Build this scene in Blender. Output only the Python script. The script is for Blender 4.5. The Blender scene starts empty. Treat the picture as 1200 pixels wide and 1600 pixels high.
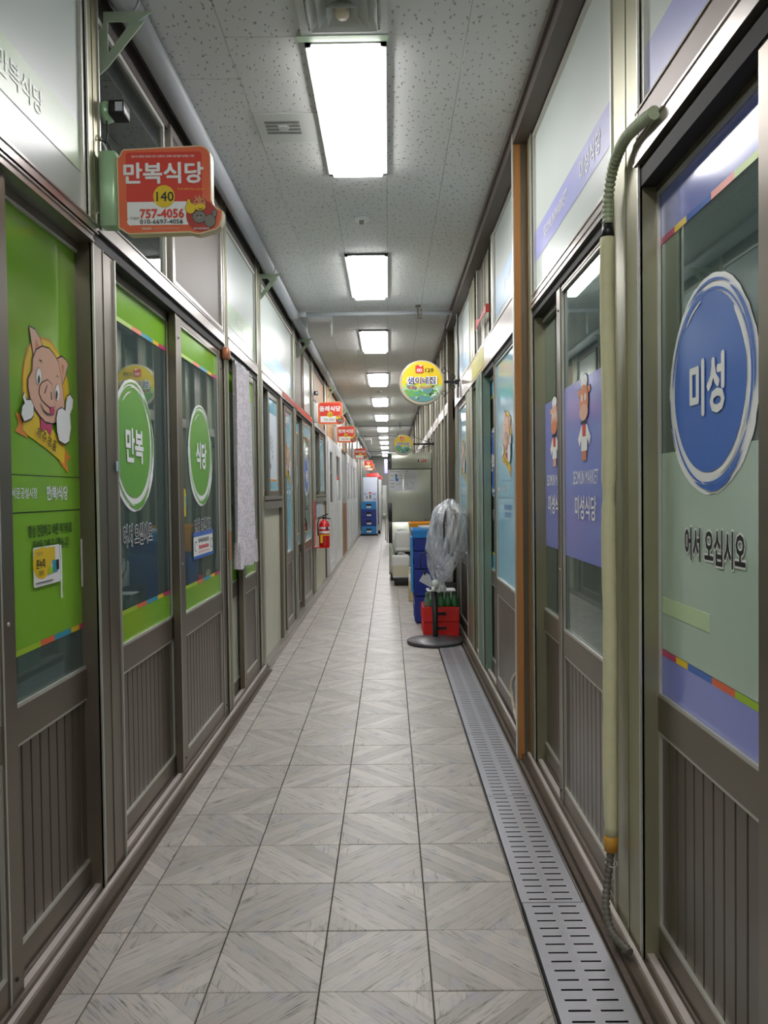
import bpy, bmesh, math, random
from mathutils import Vector, Matrix
from mathutils.geometry import tessellate_polygon
random.seed(7)
C = bpy.context.scene.collection
PI = math.pi
WL, WR, H = 0.95, 0.68, 3.07          # left / right shop front planes, ceiling height

# ---------------------------------------------------------------- camera
cam_d = bpy.data.cameras.new('camera'); cam = bpy.data.objects.new('camera', cam_d); C.objects.link(cam)
_pi, _ya, _ro = .0251165, -.0066903, .0124832
F = Vector((math.sin(_ya)*math.cos(_pi), math.cos(_ya)*math.cos(_pi), -math.sin(_pi)))
R = Vector((math.cos(_ya), -math.sin(_ya), 0)); D = F.cross(R)
R, D = R*math.cos(_ro) + D*math.sin(_ro), -R*math.sin(_ro) + D*math.cos(_ro)
cam.matrix_world = Matrix(((R.x, -D.x, -F.x, 0), (R.y, -D.y, -F.y, 0), (R.z, -D.z, -F.z, 1.32), (0, 0, 0, 1)))
cam_d.sensor_fit = 'VERTICAL'; cam_d.sensor_height = 36; cam_d.lens = 36*1230/1600
cam_d.clip_start = .02; cam_d.clip_end = 200
bpy.context.scene.camera = cam
# ---------------------------------------------------------------- world, exposure
w = bpy.data.worlds.new('world'); bpy.context.scene.world = w; w.use_nodes = True
w.node_tree.nodes['Background'].inputs[0].default_value = (.5, .52, .5, 1)
w.node_tree.nodes['Background'].inputs[1].default_value = .05
LAMP = 26.0                              # strength of the ceiling light panels
vs = bpy.context.scene.view_settings
vs.view_transform = 'Standard'; vs.look = 'None'; vs.gamma = 1; vs.use_curve_mapping = False
vs.exposure = 0.05

# ---------------------------------------------------------------- materials
MATS = {}
def lin(c):
    return tuple((x/12.92 if x <= .04045 else ((x+.055)/1.055)**2.4) for x in [v/255 for v in c])
def mat(name, rgb, rough=.5, metal=0., spec=.5, noise=0., nscale=20., coat=0., emit=0., stretch=None, bump=0., rnoise=0., alpha=None):
    if name in MATS: return MATS[name]
    m = bpy.data.materials.new(name); m.use_nodes = True; nt = m.node_tree; b = nt.nodes['Principled BSDF']
    c = lin(rgb) + (1,)
    b.inputs['Base Color'].default_value = c; b.inputs['Roughness'].default_value = rough
    b.inputs['Metallic'].default_value = metal; b.inputs['Specular IOR Level'].default_value = spec
    b.inputs['Coat Weight'].default_value = coat; b.inputs['Coat Roughness'].default_value = .05
    if emit: b.inputs['Emission Color'].default_value = c; b.inputs['Emission Strength'].default_value = emit
    if noise or bump or rnoise:
        tc = nt.nodes.new('ShaderNodeTexCoord'); mp = nt.nodes.new('ShaderNodeMapping'); nz = nt.nodes.new('ShaderNodeTexNoise')
        nt.links.new(tc.outputs['Object'], mp.inputs[0]); nt.links.new(mp.outputs[0], nz.inputs['Vector'])
        if stretch: mp.inputs['Scale'].default_value = stretch
        nz.inputs['Scale'].default_value = nscale; nz.inputs['Detail'].default_value = 4
        if noise:
            mx = nt.nodes.new('ShaderNodeMix'); mx.data_type = 'RGBA'
            mx.inputs[6].default_value = tuple(v*(1-noise) for v in c[:3]) + (1,)
            mx.inputs[7].default_value = tuple(min(1, v*(1+noise)) for v in c[:3]) + (1,)
            nt.links.new(nz.outputs[0], mx.inputs[0]); nt.links.new(mx.outputs[2], b.inputs['Base Color'])
        if rnoise:
            mr = nt.nodes.new('ShaderNodeMapRange'); mr.inputs[3].default_value = max(.02, rough-rnoise); mr.inputs[4].default_value = rough+rnoise
            nt.links.new(nz.outputs[0], mr.inputs[0]); nt.links.new(mr.outputs[0], b.inputs['Roughness'])
        if bump:
            bp = nt.nodes.new('ShaderNodeBump'); bp.inputs['Strength'].default_value = bump; bp.inputs['Distance'].default_value = .002
            nt.links.new(nz.outputs[0], bp.inputs['Height']); nt.links.new(bp.outputs[0], b.inputs['Normal'])
    MATS[name] = m; return m

def glass(name, tint, base=.05, rough=.015, haze=0., hazec=(200, 215, 205)):
    """thin pane: what lies behind, tinted, mixed with a mirror whose share grows at grazing angles (Schlick); haze = diffuse share"""
    m = bpy.data.materials.new(name); m.use_nodes = True; nt = m.node_tree; nt.nodes.clear(); N = nt.nodes.new; L = nt.links.new
    out = N('ShaderNodeOutputMaterial'); tr = N('ShaderNodeBsdfTransparent'); tr.inputs[0].default_value = lin(tint)+(1,)
    gl = N('ShaderNodeBsdfGlossy'); gl.inputs['Roughness'].default_value = rough; gl.inputs[0].default_value = (.9, .95, .93, 1)
    g = N('ShaderNodeNewGeometry'); dt = N('ShaderNodeVectorMath'); dt.operation = 'DOT_PRODUCT'
    L(g.outputs['Incoming'], dt.inputs[0]); L(g.outputs['Normal'], dt.inputs[1])
    ab = N('ShaderNodeMath'); ab.operation = 'ABSOLUTE'; L(dt.outputs['Value'], ab.inputs[0])
    su = N('ShaderNodeMath'); su.operation = 'SUBTRACT'; su.inputs[0].default_value = 1; L(ab.outputs[0], su.inputs[1])
    pw = N('ShaderNodeMath'); pw.operation = 'POWER'; pw.inputs[1].default_value = 4.5; L(su.outputs[0], pw.inputs[0])
    ma = N('ShaderNodeMath'); ma.operation = 'MULTIPLY_ADD'; ma.inputs[1].default_value = 1-base; ma.inputs[2].default_value = base; L(pw.outputs[0], ma.inputs[0])
    mx = N('ShaderNodeMixShader'); L(ma.outputs[0], mx.inputs[0]); L(gl.outputs[0], mx.inputs[2])
    if haze:
        df = N('ShaderNodeBsdfDiffuse'); df.inputs[0].default_value = lin(hazec)+(1,)
        tl = N('ShaderNodeBsdfTranslucent'); tl.inputs[0].default_value = lin(hazec)+(1,)
        m0 = N('ShaderNodeMixShader'); m0.inputs[0].default_value = .3; L(df.outputs[0], m0.inputs[1]); L(tl.outputs[0], m0.inputs[2])
        m2 = N('ShaderNodeMixShader'); m2.inputs[0].default_value = haze; L(tr.outputs[0], m2.inputs[1]); L(m0.outputs[0], m2.inputs[2]); L(m2.outputs[0], mx.inputs[1])
    else: L(tr.outputs[0], mx.inputs[1])
    L(mx.outputs[0], out.inputs[0]); MATS[name] = m; return m

M_frame = mat('anodised_frame', (124, 115, 101), .34, .65, noise=.08, nscale=8, rnoise=.05)
M_post = mat('anodised_post', (154, 152, 124), .38, .55, noise=.08, nscale=6)  # slight green in the colour stands for green film reflected on the posts
M_head = mat('brushed_steel_header', (186, 180, 174), .3, .85, noise=.05, nscale=9, stretch=(1, .2, 1), rnoise=.03)
M_bead = mat('pale_aluminium_bead', (205, 205, 196), .38, .6)
M_slat = mat('bronze_slat', (110, 100, 88), .32, .65, noise=.1, nscale=5, stretch=(1, 1, .3), rnoise=.06)
M_dark = mat('dark_recess', (34, 33, 31), .7)
M_track = mat('sill_aluminium', (168, 164, 156), .35, .8, noise=.15, nscale=30)
M_grime = mat('grimy_sealant', (92, 80, 70), .8, noise=.35, nscale=60, bump=.4)
M_glass = glass('window_glass', (205, 222, 215), .05, haze=.24, hazec=(150, 172, 172))  # haze here is painted light: the pale veil of reflections on clear panes
M_dglass = glass('dark_transom_glass', (130, 135, 128), .05, .03)
M_frost = mat('frosted_transom_sheet', (204, 214, 208), .34, spec=.5, noise=.03, nscale=3)
M_frostdoor = mat('frosted_mint_sheet', (172, 196, 178), .12, spec=.5, noise=.04, nscale=4)
M_mint = glass('mint_sheet_behind_glass', (190, 215, 195), .02, .2, haze=.93, hazec=(200, 222, 204))
M_green = mat('leaf_green_film', (134, 190, 56), .1, spec=.4, coat=0)
M_green2 = mat('logo_green', (110, 174, 76), .2, spec=.3)
M_blue = mat('sky_blue_film', (124, 198, 226), .12, spec=.5, coat=.2)
M_blue2 = mat('deep_blue_print', (52, 128, 190), .3)
M_purple = mat('lavender_blue_film', (136, 146, 222), .14, spec=.5, coat=.2)
M_band = mat('lavender_band_film', (168, 172, 226), .32, spec=.5)
M_gband = mat('pale_green_band_film', (190, 214, 180), .32, spec=.5)
M_bband = mat('pale_blue_band_film', (176, 214, 240), .32, spec=.5)
M_logo_blue = mat('logo_blue', (70, 114, 200), .2, spec=.3)
M_white = mat('white_print', (246, 248, 246), .35)
M_black = mat('black_print', (28, 30, 28), .5)
M_dgreen = mat('dark_green_print', (30, 62, 16), .4)
M_yellow = mat('yellow_print', (238, 204, 40), .35)
M_orange = mat('orange_print', (234, 146, 48), .35)
M_red = mat('red_print', (222, 66, 50), .35)
M_skin = mat('pink_print', (232, 184, 158), .35)
M_skin2 = mat('tan_print', (222, 140, 92), .35)
M_dgrey = mat('grey_print', (128, 124, 116), .4)
M_mag = mat('magenta_print', (206, 62, 116), .35); M_teal = mat('teal_print', (60, 160, 186), .35)
M_yg = mat('lime_print', (168, 206, 48), .35); M_lav = mat('lavender_print', (130, 136, 200), .35)
M_oran = mat('orange_sign_body', (236, 112, 70), .35)
M_cream = mat('cream_panel', (206, 204, 186), .35, noise=.04, nscale=3, stretch=(1, 8, .4))
M_wsash = mat('white_sash', (226, 226, 230), .35)
M_wood = mat('wood_trim', (192, 132, 72), .5, noise=.18, nscale=12, stretch=(6, 6, .5))
M_pipe = mat('grey_paint_pipe', (186, 190, 194), .4, noise=.03, nscale=10)
M_brk = mat('bracket_paint', (176, 196, 170), .45)
M_blk = mat('black_plastic', (30, 30, 32), .4)
M_steel = mat('fridge_steel', (196, 202, 188), .3, .5, noise=.03, nscale=6, stretch=(3, 1, .3))
M_wplas = mat('white_plastic', (222, 224, 222), .35)
M_interior = mat('shop_interior', (196, 200, 194), .7, noise=.2, nscale=2)
M_lens = mat('light_diffuser_panel', (255, 252, 253), .5, emit=LAMP)

# ---------------------------------------------------------------- mesh helpers
class MB:
    def __init__(s): s.bm = bmesh.new(); s.mats = []
    def mi(s, m):
        if m not in s.mats: s.mats.append(m)
        return s.mats.index(m)
    def face(s, vs, m, smooth=False):
        try: f = s.bm.faces.new(vs)
        except ValueError: return
        f.material_index = s.mi(m); f.smooth = smooth
    def box(s, x0, x1, y0, y1, z0, z1, m):
        if x0 > x1: x0, x1 = x1, x0
        if y0 > y1: y0, y1 = y1, y0
        v = [s.bm.verts.new((x, y, z)) for z in (z0, z1) for y in (y0, y1) for x in (x0, x1)]
        for q in ((0, 2, 3, 1), (4, 5, 7, 6), (0, 1, 5, 4), (2, 6, 7, 3), (0, 4, 6, 2), (1, 3, 7, 5)): s.face([v[i] for i in q], m)
        return s
    def wbox(s, sd, W, d0, d1, y0, y1, z0, z1, m):      # box by depth behind a shop front
        return s.box(sd*(W+d0), sd*(W+d1), y0, y1, z0, z1, m)
    def rings(s, rs, m, cap=True, smooth=True, close=True):
        vs = [[s.bm.verts.new(p) for p in r] for r in rs]; n = len(vs[0])
        for a, b in zip(vs, vs[1:]):
            for i in range(n if close else n-1): s.face((a[i], a[(i+1) % n], b[(i+1) % n], b[i]), m, smooth)
        if cap: s.face(vs[0][::-1], m); s.face(vs[-1], m)
        return s
    def tube(s, pts, r, m, n=12, cap=True):
        pts = [Vector(p) for p in pts]; rs = []; up = None
        for i, p in enumerate(pts):
            t = (pts[min(i+1, len(pts)-1)] - pts[max(i-1, 0)]).normalized()
            if up is None: up = Vector((0, 0, 1)) if abs(t.z) < .9 else Vector((1, 0, 0))
            a = t.cross(up).normalized(); b = a.cross(t).normalized(); up = b
            rr = r[i] if isinstance(r, (list, tuple)) else r
            rs.append([p + a*math.cos(2*PI*k/n)*rr + b*math.sin(2*PI*k/n)*rr for k in range(n)])
        return s.rings(rs, m, cap)
    def lathe(s, prof, c, m, n=24, cap=True):            # prof [(r, z)]
        return s.rings([[(c[0]+r*math.cos(2*PI*k/n), c[1]+r*math.sin(2*PI*k/n), c[2]+z) for k in range(n)] for r, z in prof], m, cap)
    def rbox(s, x0, x1, y0, y1, z0, z1, r, m, n=4):      # box with rounded vertical edges and soft top/bottom
        def loop(z, k):
            P = []
            for cx, cy, a0 in ((x1-r, y1-r, 0), (x0+r, y1-r, PI/2), (x0+r, y0+r, PI), (x1-r, y0+r, 1.5*PI)):
                for i in range(n+1):
                    a = a0 + PI/2*i/n; P.append((cx + (r-k)*math.cos(a), cy + (r-k)*math.sin(a), z))
            return P
        e = r*.4
        return s.rings([loop(z0, e), loop(z0+e, 0), loop(z1-e, 0), loop(z1, e)], m)

def T(v): return Matrix.Translation(v)
def wloc(o):
    p = Vector(o.location)
    while o.parent: o = o.parent; p = Vector(o.location) if o.parent is None else p
    return p
def link(name, me, parent=None, loc=None, label=None):
    o = bpy.data.objects.new(name, me); C.objects.link(o)
    if parent:
        o.parent = parent
        if parent.parent is None: o.matrix_parent_inverse = T(-Vector(parent.location))
        else: o.matrix_parent_inverse = T(-Vector(parent.location))
    if loc is not None: o.location = loc
    if label: o['label'] = label
    return o
def obj(name, mb, parent=None, label=None, base=True):
    bm = mb.bm; bmesh.ops.recalc_face_normals(bm, faces=bm.faces[:]) if not getattr(mb, 'flat', False) else None
    loc = None
    if parent is None and base and bm.verts:
        xs = [v.co.x for v in bm.verts]; ys = [v.co.y for v in bm.verts]; zs = [v.co.z for v in bm.verts]
        loc = Vector(((min(xs)+max(xs))/2, (min(ys)+max(ys))/2, min(zs))); bmesh.ops.translate(bm, verts=bm.verts[:], vec=-loc)
    me = bpy.data.meshes.new(name); bm.to_mesh(me); bm.free()
    for m in mb.mats: me.materials.append(m)
    return link(name, me, parent, loc, label)
def tag(o, label=None, cat=None, group=None, kind=None):
    for k, v in (('label', label), ('category', cat), ('group', group), ('kind', kind)):
        if v: o[k] = v
    return o
def thing(name, label, cat, loc, group=None, kind='thing'):
    o = bpy.data.objects.new(name, None); C.objects.link(o); o.location = loc; o.empty_display_size = .1
    return tag(o, label, cat, group, kind)
def struct(name, loc=(0, 0, 0)):
    o = bpy.data.objects.new(name, None); C.objects.link(o); o.location = loc; o['kind'] = 'structure'; return o

# ---------------------------------------------------------------- flat print (films, stickers, lettering)
def basis(sd):      # u (reading direction), v (up), n (towards the viewer)
    if sd == -1: return Vector((0, 1, 0)), Vector((0, 0, 1)), Vector((1, 0, 0))
    if sd == 1: return Vector((0, -1, 0)), Vector((0, 0, 1)), Vector((-1, 0, 0))
    return Vector((1, 0, 0)), Vector((0, 0, 1)), Vector((0, -1, 0))
GLYPH = {}
class Print(MB):
    """flat printed shapes; o = world origin of local (0,0); sd = which way it faces (-1 left wall, 1 right wall, 0 the camera)"""
    def __init__(s, o, sd, lay=.0006): super().__init__(); s.o = Vector(o); s.u, s.v, s.n = basis(sd); s.lay = lay; s.flat = True
    def P(s, p, k): return s.o + s.u*p[0] + s.v*p[1] + s.n*(s.lay*k)
    def poly(s, pts, m, k=1):
        s.cnt = getattr(s, 'cnt', 0)+1; k = k+.02*(s.cnt % 40)
        tri = tessellate_polygon([[Vector((p[0], p[1], 0)) for p in pts]])
        vs = [s.bm.verts.new(s.P(p, k)) for p in pts]
        for t in tri:
            a, b, c = [Vector((pts[i][0], pts[i][1])) for i in t]
            if (b-a).x*(c-a).y - (b-a).y*(c-a).x < 0: t = (t[0], t[2], t[1])
            s.face([vs[i] for i in t], m)
        return s
    def rect(s, u0, u1, v0, v1, m, k=1): return s.poly([(u0, v0), (u1, v0), (u1, v1), (u0, v1)], m, k)
    def rrect(s, u0, u1, v0, v1, r, m, k=1):
        P = []
        for cx, cy, a0 in ((u1-r, v1-r, 0), (u0+r, v1-r, PI/2), (u0+r, v0+r, PI), (u1-r, v0+r, 1.5*PI)):
            for i in range(6): a = a0+PI/2*i/5; P.append((cx+r*math.cos(a), cy+r*math.sin(a)))
        return s.poly(P, m, k)
    def ell(s, cu, cv, a, b, m, k=1, n=32, jag=0., seed=0):
        rn = random.Random(seed); P = []
        for i in range(n):
            t = 2*PI*i/n; j = 1 + jag*(math.sin(3*t+seed)*.5 + math.sin(7*t+seed*2)*.35 + rn.uniform(-.4, .4))
            P.append((cu+a*j*math.cos(t), cv+b*j*math.sin(t)))
        return s.poly(P, m, k)
    def arc(s, cu, cv, r, wd, a0, a1, m, k=1, n=24, sq=1.):
        a0, a1 = math.radians(a0), math.radians(a1); P = []; Q = []
        for i in range(n+1):
            t = a0+(a1-a0)*i/n; h = wd*max(0, math.sin(PI*i/n))**.5/2 + .0003
            P.append((cu+(r+h)*math.cos(t)*sq, cv+(r+h)*math.sin(t))); Q.append((cu+(r-h)*math.cos(t)*sq, cv+(r-h)*math.sin(t)))
        for i in range(n): s.poly([P[i], P[i+1], Q[i+1], Q[i]], m, k)
        return s
    def text(s, txt, u, v, size, m, k=2, bold=0., sx=1., rot=0., align='CENTER'):
        """v = middle of the glyphs; size = glyph height in metres; bold = extra stroke radius in em, by shifted copies"""
        key = (txt, align)
        if key not in GLYPH:
            cu = bpy.data.curves.new('t', 'FONT'); cu.body = txt; cu.size = 1.; cu.align_x = align; cu.resolution_u = 2
            ob = bpy.data.objects.new('t', cu); C.objects.link(ob)
            dg = bpy.context.evaluated_depsgraph_get(); me = bpy.data.meshes.new_from_object(ob.evaluated_get(dg))
            GLYPH[key] = ([tuple(p.co[:2]) for p in me.vertices], [tuple(f.vertices) for f in me.polygons])
            bpy.data.objects.remove(ob); bpy.data.curves.remove(cu); bpy.data.meshes.remove(me)
        V, Fs = GLYPH[key]
        if not V: return s
        ys = [p[1] for p in V]; mid = (min(ys)+max(ys))/2; hh = max(ys)-min(ys); sc = size/hh; cr, sr = math.cos(rot), math.sin(rot)
        nb = 0 if bold <= 0 else (6 if bold < .04 else 12)
        for j in range(-1, nb):
            dx, dy = (0, 0) if j < 0 else (bold*math.cos(2*PI*j/nb), bold*math.sin(2*PI*j/nb)); vv = []
            for p in V:
                a = (p[0]+dx)*sc*sx; b = (p[1]+dy-mid)*sc
                vv.append(s.bm.verts.new(s.P((u + a*cr - b*sr, v + a*sr + b*cr), k + .05*(j+1))))
            for f in Fs: s.face([vv[i] for i in f], m)
        return s
STRIPE_G = [(.04, M_lav), (.29, M_yg), (.17, M_oran), (.22, M_teal), (.12, M_yellow), (.16, M_mag)]
STRIPE_P = [(.15, M_mag), (.12, M_yellow), (.22, M_logo_blue), (.18, M_oran), (.29, M_yg), (.04, M_lav)]
def stripe(p, u0, u1, v0, v1, seq=STRIPE_G, k=2):
    u = u0
    for f, m in seq: p.rect(u, u+(u1-u0)*f, v0, v1, m, k); u += (u1-u0)*f
PIG={
'disc':[(-0.113,0.279),(-0.055,0.281),(-0.007,0.26),(0.036,0.227),(0.064,0.184),(0.073,0.137),(0.051,0.096),(-0.018,0.058),(-0.102,0.038),(-0.18,0.04),(-0.222,0.064),(-0.238,0.107),(-0.238,0.151),(-0.224,0.198),(-0.198,0.237),(-0.162,0.264)],
'tail_a':[(-0.287,0.05),(-0.241,0.042),(-0.22,-0.016),(-0.295,-0.003),(-0.271,0.017)],
'tail_b':[(0.029,-0.03),(0.078,-0.058),(0.042,-0.072),(0.056,-0.109),(-0.01,-0.075)],
'ribbon':[(-0.247,0.033),(-0.192,0.044),(-0.075,0.031),(0.033,-0.025),(0.023,-0.08),(-0.093,-0.042),(-0.219,-0.008),(-0.249,0.005)],
'ear_a':[(-0.195,0.298),(-0.16,0.296),(-0.129,0.279),(-0.114,0.257),(-0.144,0.244),(-0.174,0.218),(-0.179,0.243),(-0.187,0.27)],
'ear_ai':[(-0.159,0.272),(-0.134,0.252),(-0.164,0.236)],
'ear_b':[(-0.015,0.237),(0.022,0.25),(0.052,0.245),(0.07,0.233),(0.058,0.218),(0.045,0.194),(0.021,0.164),(0.008,0.194),(-0.009,0.223)],
'ear_bi':[(0.017,0.227),(0.036,0.227),(0.026,0.191)],
'head':[(-0.117,0.256),(-0.07,0.258),(-0.036,0.246),(-0.008,0.229),(0.008,0.194),(0.02,0.152),(0.029,0.11),(0.027,0.075),(-0.004,0.05),(-0.061,0.039),(-0.109,0.04),(-0.141,0.052),(-0.172,0.069),(-0.202,0.097),(-0.213,0.127),(-0.211,0.15),(-0.185,0.176),(-0.181,0.209),(-0.157,0.239)],
'eye_a':[(-0.147,0.191),(-0.133,0.182),(-0.13,0.165),(-0.137,0.149),(-0.151,0.14),(-0.162,0.145),(-0.166,0.162),(-0.16,0.18)],
'pup_a':[(-0.147,0.171),(-0.141,0.16),(-0.145,0.148),(-0.153,0.142),(-0.157,0.152),(-0.153,0.164)],
'eye_b':[(-0.021,0.161),(-0.009,0.152),(-0.008,0.133),(-0.014,0.117),(-0.026,0.109),(-0.037,0.117),(-0.04,0.135),(-0.033,0.151)],
'pup_b':[(-0.027,0.143),(-0.021,0.132),(-0.025,0.117),(-0.032,0.112),(-0.037,0.123),(-0.034,0.136)],
'snout':[(-0.123,0.151),(-0.089,0.163),(-0.062,0.154),(-0.05,0.122),(-0.041,0.092),(-0.059,0.081),(-0.1,0.09),(-0.132,0.1),(-0.147,0.118),(-0.14,0.14)],
'nos_a':[(-0.095,0.15),(-0.093,0.146),(-0.11,0.121),(-0.117,0.121)],
'nos_b':[(-0.071,0.132),(-0.066,0.132),(-0.062,0.109),(-0.069,0.107)],
'mouth':[(-0.14,0.09),(-0.136,0.086),(-0.12,0.072),(-0.087,0.063),(-0.06,0.065),(-0.051,0.082),(-0.045,0.081),(-0.054,0.063),(-0.088,0.059),(-0.124,0.068),(-0.142,0.088)],
'tongue':[(-0.076,0.085),(-0.058,0.09),(-0.051,0.082),(-0.056,0.065),(-0.077,0.062)],
'brow_a':[(-0.146,0.215),(-0.129,0.215),(-0.122,0.205),(-0.128,0.209),(-0.146,0.213)],
'brow_b':[(-0.036,0.181),(-0.021,0.187),(-0.01,0.181),(-0.022,0.184)],
'hand_a':[(-0.243,0.107),(-0.238,0.093),(-0.23,0.088),(-0.202,0.091),(-0.189,0.076),(-0.19,0.05),(-0.205,0.04),(-0.247,0.028),(-0.264,0.045),(-0.257,0.068),(-0.242,0.078),(-0.253,0.094)],
'hand_b':[(0.069,0.14),(0.092,0.127),(0.086,0.1),(0.066,0.079),(0.07,0.034),(0.053,-0.008),(0.022,-0.018),(-0.021,-0.01),(-0.034,0.017),(-0.036,0.056),(-0.024,0.082),(0.006,0.091),(0.032,0.085),(0.037,0.111),(0.049,0.131)],
'bow':[(-0.138,0.048),(-0.103,0.032),(-0.061,0.037),(-0.062,0.023),(-0.074,0.0),(-0.1,0.02),(-0.127,0.009),(-0.14,0.02)],
}

# ================================================================ FLOOR
def tile_material(name, cell, base, dark, kind):
    m = bpy.data.materials.new(name); m.use_nodes = True; nt = m.node_tree; N = nt.nodes.new; L = nt.links.new
    b = nt.nodes['Principled BSDF']
    def math_(op, a, c=None, v=None):
        n = N('ShaderNodeMath'); n.operation = op
        for i, x in enumerate((a, c)):
            if x is None: continue
            if isinstance(x, (int, float)): n.inputs[i].default_value = x
            else: L(x, n.inputs[i])
        return n.outputs[0]
    uv = N('ShaderNodeUVMap'); uv.uv_map = 'UVMap'; sp = N('ShaderNodeSeparateXYZ'); L(uv.outputs[0], sp.inputs[0])
    oi = N('ShaderNodeObjectInfo'); geo = N('ShaderNodeNewGeometry')
    rnd = math_('ADD', oi.outputs['Random'], geo.outputs['Random Per Island'])
    x, y = sp.outputs[0], sp.outputs[1]
    t = math_('MULTIPLY', math_('ADD', x, y), .7071); s = math_('MULTIPLY', math_('SUBTRACT', x, y), .7071)
    at = math_('ABSOLUTE', t)
    corner = math_('GREATER_THAN', at, .125)
    # plank index across the diagonal
    k = math_('FLOOR', math_('ADD', math_('DIVIDE', t, .05), .5))
    wn = N('ShaderNodeTexWhiteNoise'); wn.noise_dimensions = '2D'; cb = N('ShaderNodeCombineXYZ'); L(k, cb.inputs[0]); L(rnd, cb.inputs[1]); L(cb.outputs[0], wn.inputs[0])
    fr = math_('ABSOLUTE', math_('SUBTRACT', math_('FRACT', math_('ADD', math_('DIVIDE', t, .05), .5)), .5))
    line = math_('GREATER_THAN', fr, .475)
    # grain coordinates, along the plank, or upright in the corner triangles
    def mixv(a, c, f):
        n = N('ShaderNodeMix'); n.data_type = 'FLOAT'; L(f, n.inputs[0]); L(a, n.inputs[2]); L(c, n.inputs[3]); return n.outputs[0]
    gs = mixv(s, y, corner); gt = mixv(t, x, corner)
    v = N('ShaderNodeCombineXYZ'); L(math_('MULTIPLY', gs, 9), v.inputs[0]); L(math_('MULTIPLY', gt, 110), v.inputs[1]); L(math_('MULTIPLY', math_('ADD', rnd, math_('MULTIPLY', k, .37)), 31), v.inputs[2])
    n1 = N('ShaderNodeTexNoise'); n1.inputs['Scale'].default_value = 1.2; n1.inputs['Detail'].default_value = 5; n1.inputs['Roughness'].default_value = .65; L(v.outputs[0], n1.inputs['Vector'])
    v2 = N('ShaderNodeCombineXYZ'); L(math_('MULTIPLY', gs, 11), v2.inputs[0]); L(math_('MULTIPLY', gt, 30), v2.inputs[1]); L(math_('MULTIPLY', rnd, 17), v2.inputs[2])
    n2 = N('ShaderNodeTexNoise'); n2.inputs['Scale'].default_value = 1.; n2.inputs['Detail'].default_value = 3; L(v2.outputs[0], n2.inputs['Vector'])
    # streaks appear only in worn patches
    patch = N('ShaderNodeMapRange'); L(n2.outputs[0], patch.inputs[0]); patch.inputs[1].default_value = .46; patch.inputs[2].default_value = .64
    st = N('ShaderNodeMapRange'); L(n1.outputs[0], st.inputs[0]); st.inputs[1].default_value = .5; st.inputs[2].default_value = .68
    streak = math_('MULTIPLY', st.outputs[0], math_('ADD', math_('MULTIPLY', patch.outputs[0], .75), .16))
    c1 = N('ShaderNodeMix'); c1.data_type = 'RGBA'; c1.inputs[6].default_value = lin((194, 188, 179))+(1,); c1.inputs[7].default_value = lin((167, 161, 153))+(1,); L(wn.outputs[0], c1.inputs[0])
    n3 = N('ShaderNodeTexNoise'); n3.inputs['Scale'].default_value = 14; n3.inputs['Detail'].default_value = 2; v3 = N('ShaderNodeCombineXYZ'); L(x, v3.inputs[0]); L(y, v3.inputs[1]); L(math_('MULTIPLY', rnd, 9), v3.inputs[2]); L(v3.outputs[0], n3.inputs['Vector'])
    bl = N('ShaderNodeMapRange'); L(n3.outputs[0], bl.inputs[0]); bl.inputs[1].default_value = .55; bl.inputs[2].default_value = .75; bl.inputs[4].default_value = .6
    c2 = N('ShaderNodeMix'); c2.data_type = 'RGBA'; L(bl.outputs[0], c2.inputs[0]); L(c1.outputs[2], c2.inputs[6]); c2.inputs[7].default_value = lin((160, 162, 174))+(1,)
    c3 = N('ShaderNodeMix'); c3.data_type = 'RGBA'; L(streak, c3.inputs[0]); L(c2.outputs[2], c3.inputs[6]); c3.inputs[7].default_value = lin((74, 72, 68))+(1,)
    c4 = N('ShaderNodeMix'); c4.data_type = 'RGBA'; L(math_('MULTIPLY', line, .35), c4.inputs[0]); L(c3.outputs[2], c4.inputs[6]); c4.inputs[7].default_value = lin((80, 78, 72))+(1,)
    L(c4.outputs[2], b.inputs['Base Color'])
    rr = N('ShaderNodeMapRange'); L(n1.outputs[0], rr.inputs[0]); rr.inputs[3].default_value = .26; rr.inputs[4].default_value = .5; L(rr.outputs[0], b.inputs['Roughness'])
    b.inputs['Specular IOR Level'].default_value = .5
    bp = N('ShaderNodeBump'); bp.inputs['Strength'].default_value = .5; bp.inputs['Distance'].default_value = .0015; L(math_('SUBTRACT', n1.outputs[0], math_('MULTIPLY', streak, .6)), bp.inputs['Height']); L(bp.outputs[0], b.inputs['Normal'])
    return m
M_tile = tile_material('weathered_wood_look_tile', 0, 0, 0, 0)
M_grout = mat('dark_grout', (70, 66, 60), .9, noise=.2, nscale=30)
TY0, TP = 2.0508, .28965
def tile_bm(bm, cx, cy, x0, x1, flip, dz=0.):
    """one bevelled tile; UV = metres from the tile centre, mirrored when flip"""
    uvl = bm.loops.layers.uv.get('UVMap') or bm.loops.layers.uv.new('UVMap'); g = .0016; e = .0018
    def ring(k, z): return [bm.verts.new((cx+a, cy+b2, z+dz)) for a, b2 in ((x0+g+k, -TP/2+g+k), (x1-g-k, -TP/2+g+k), (x1-g-k, TP/2-g-k), (x0+g+k, TP/2-g-k))]
    a, b_, c = ring(0, -.012), ring(0, -e), ring(e, 0)
    fs = []
    for p, q in ((a, b_), (b_, c)):
        for i in range(4): fs.append(bm.faces.new((p[i], p[(i+1) % 4], q[(i+1) % 4], q[i])))
    fs.append(bm.faces.new(c))
    for f in fs:
        for lp in f.loops: lp[uvl].uv = ((lp.vert.co.x-cx)*(-1 if flip else 1), lp.vert.co.y-cy)
floor = struct('floor')
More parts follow.
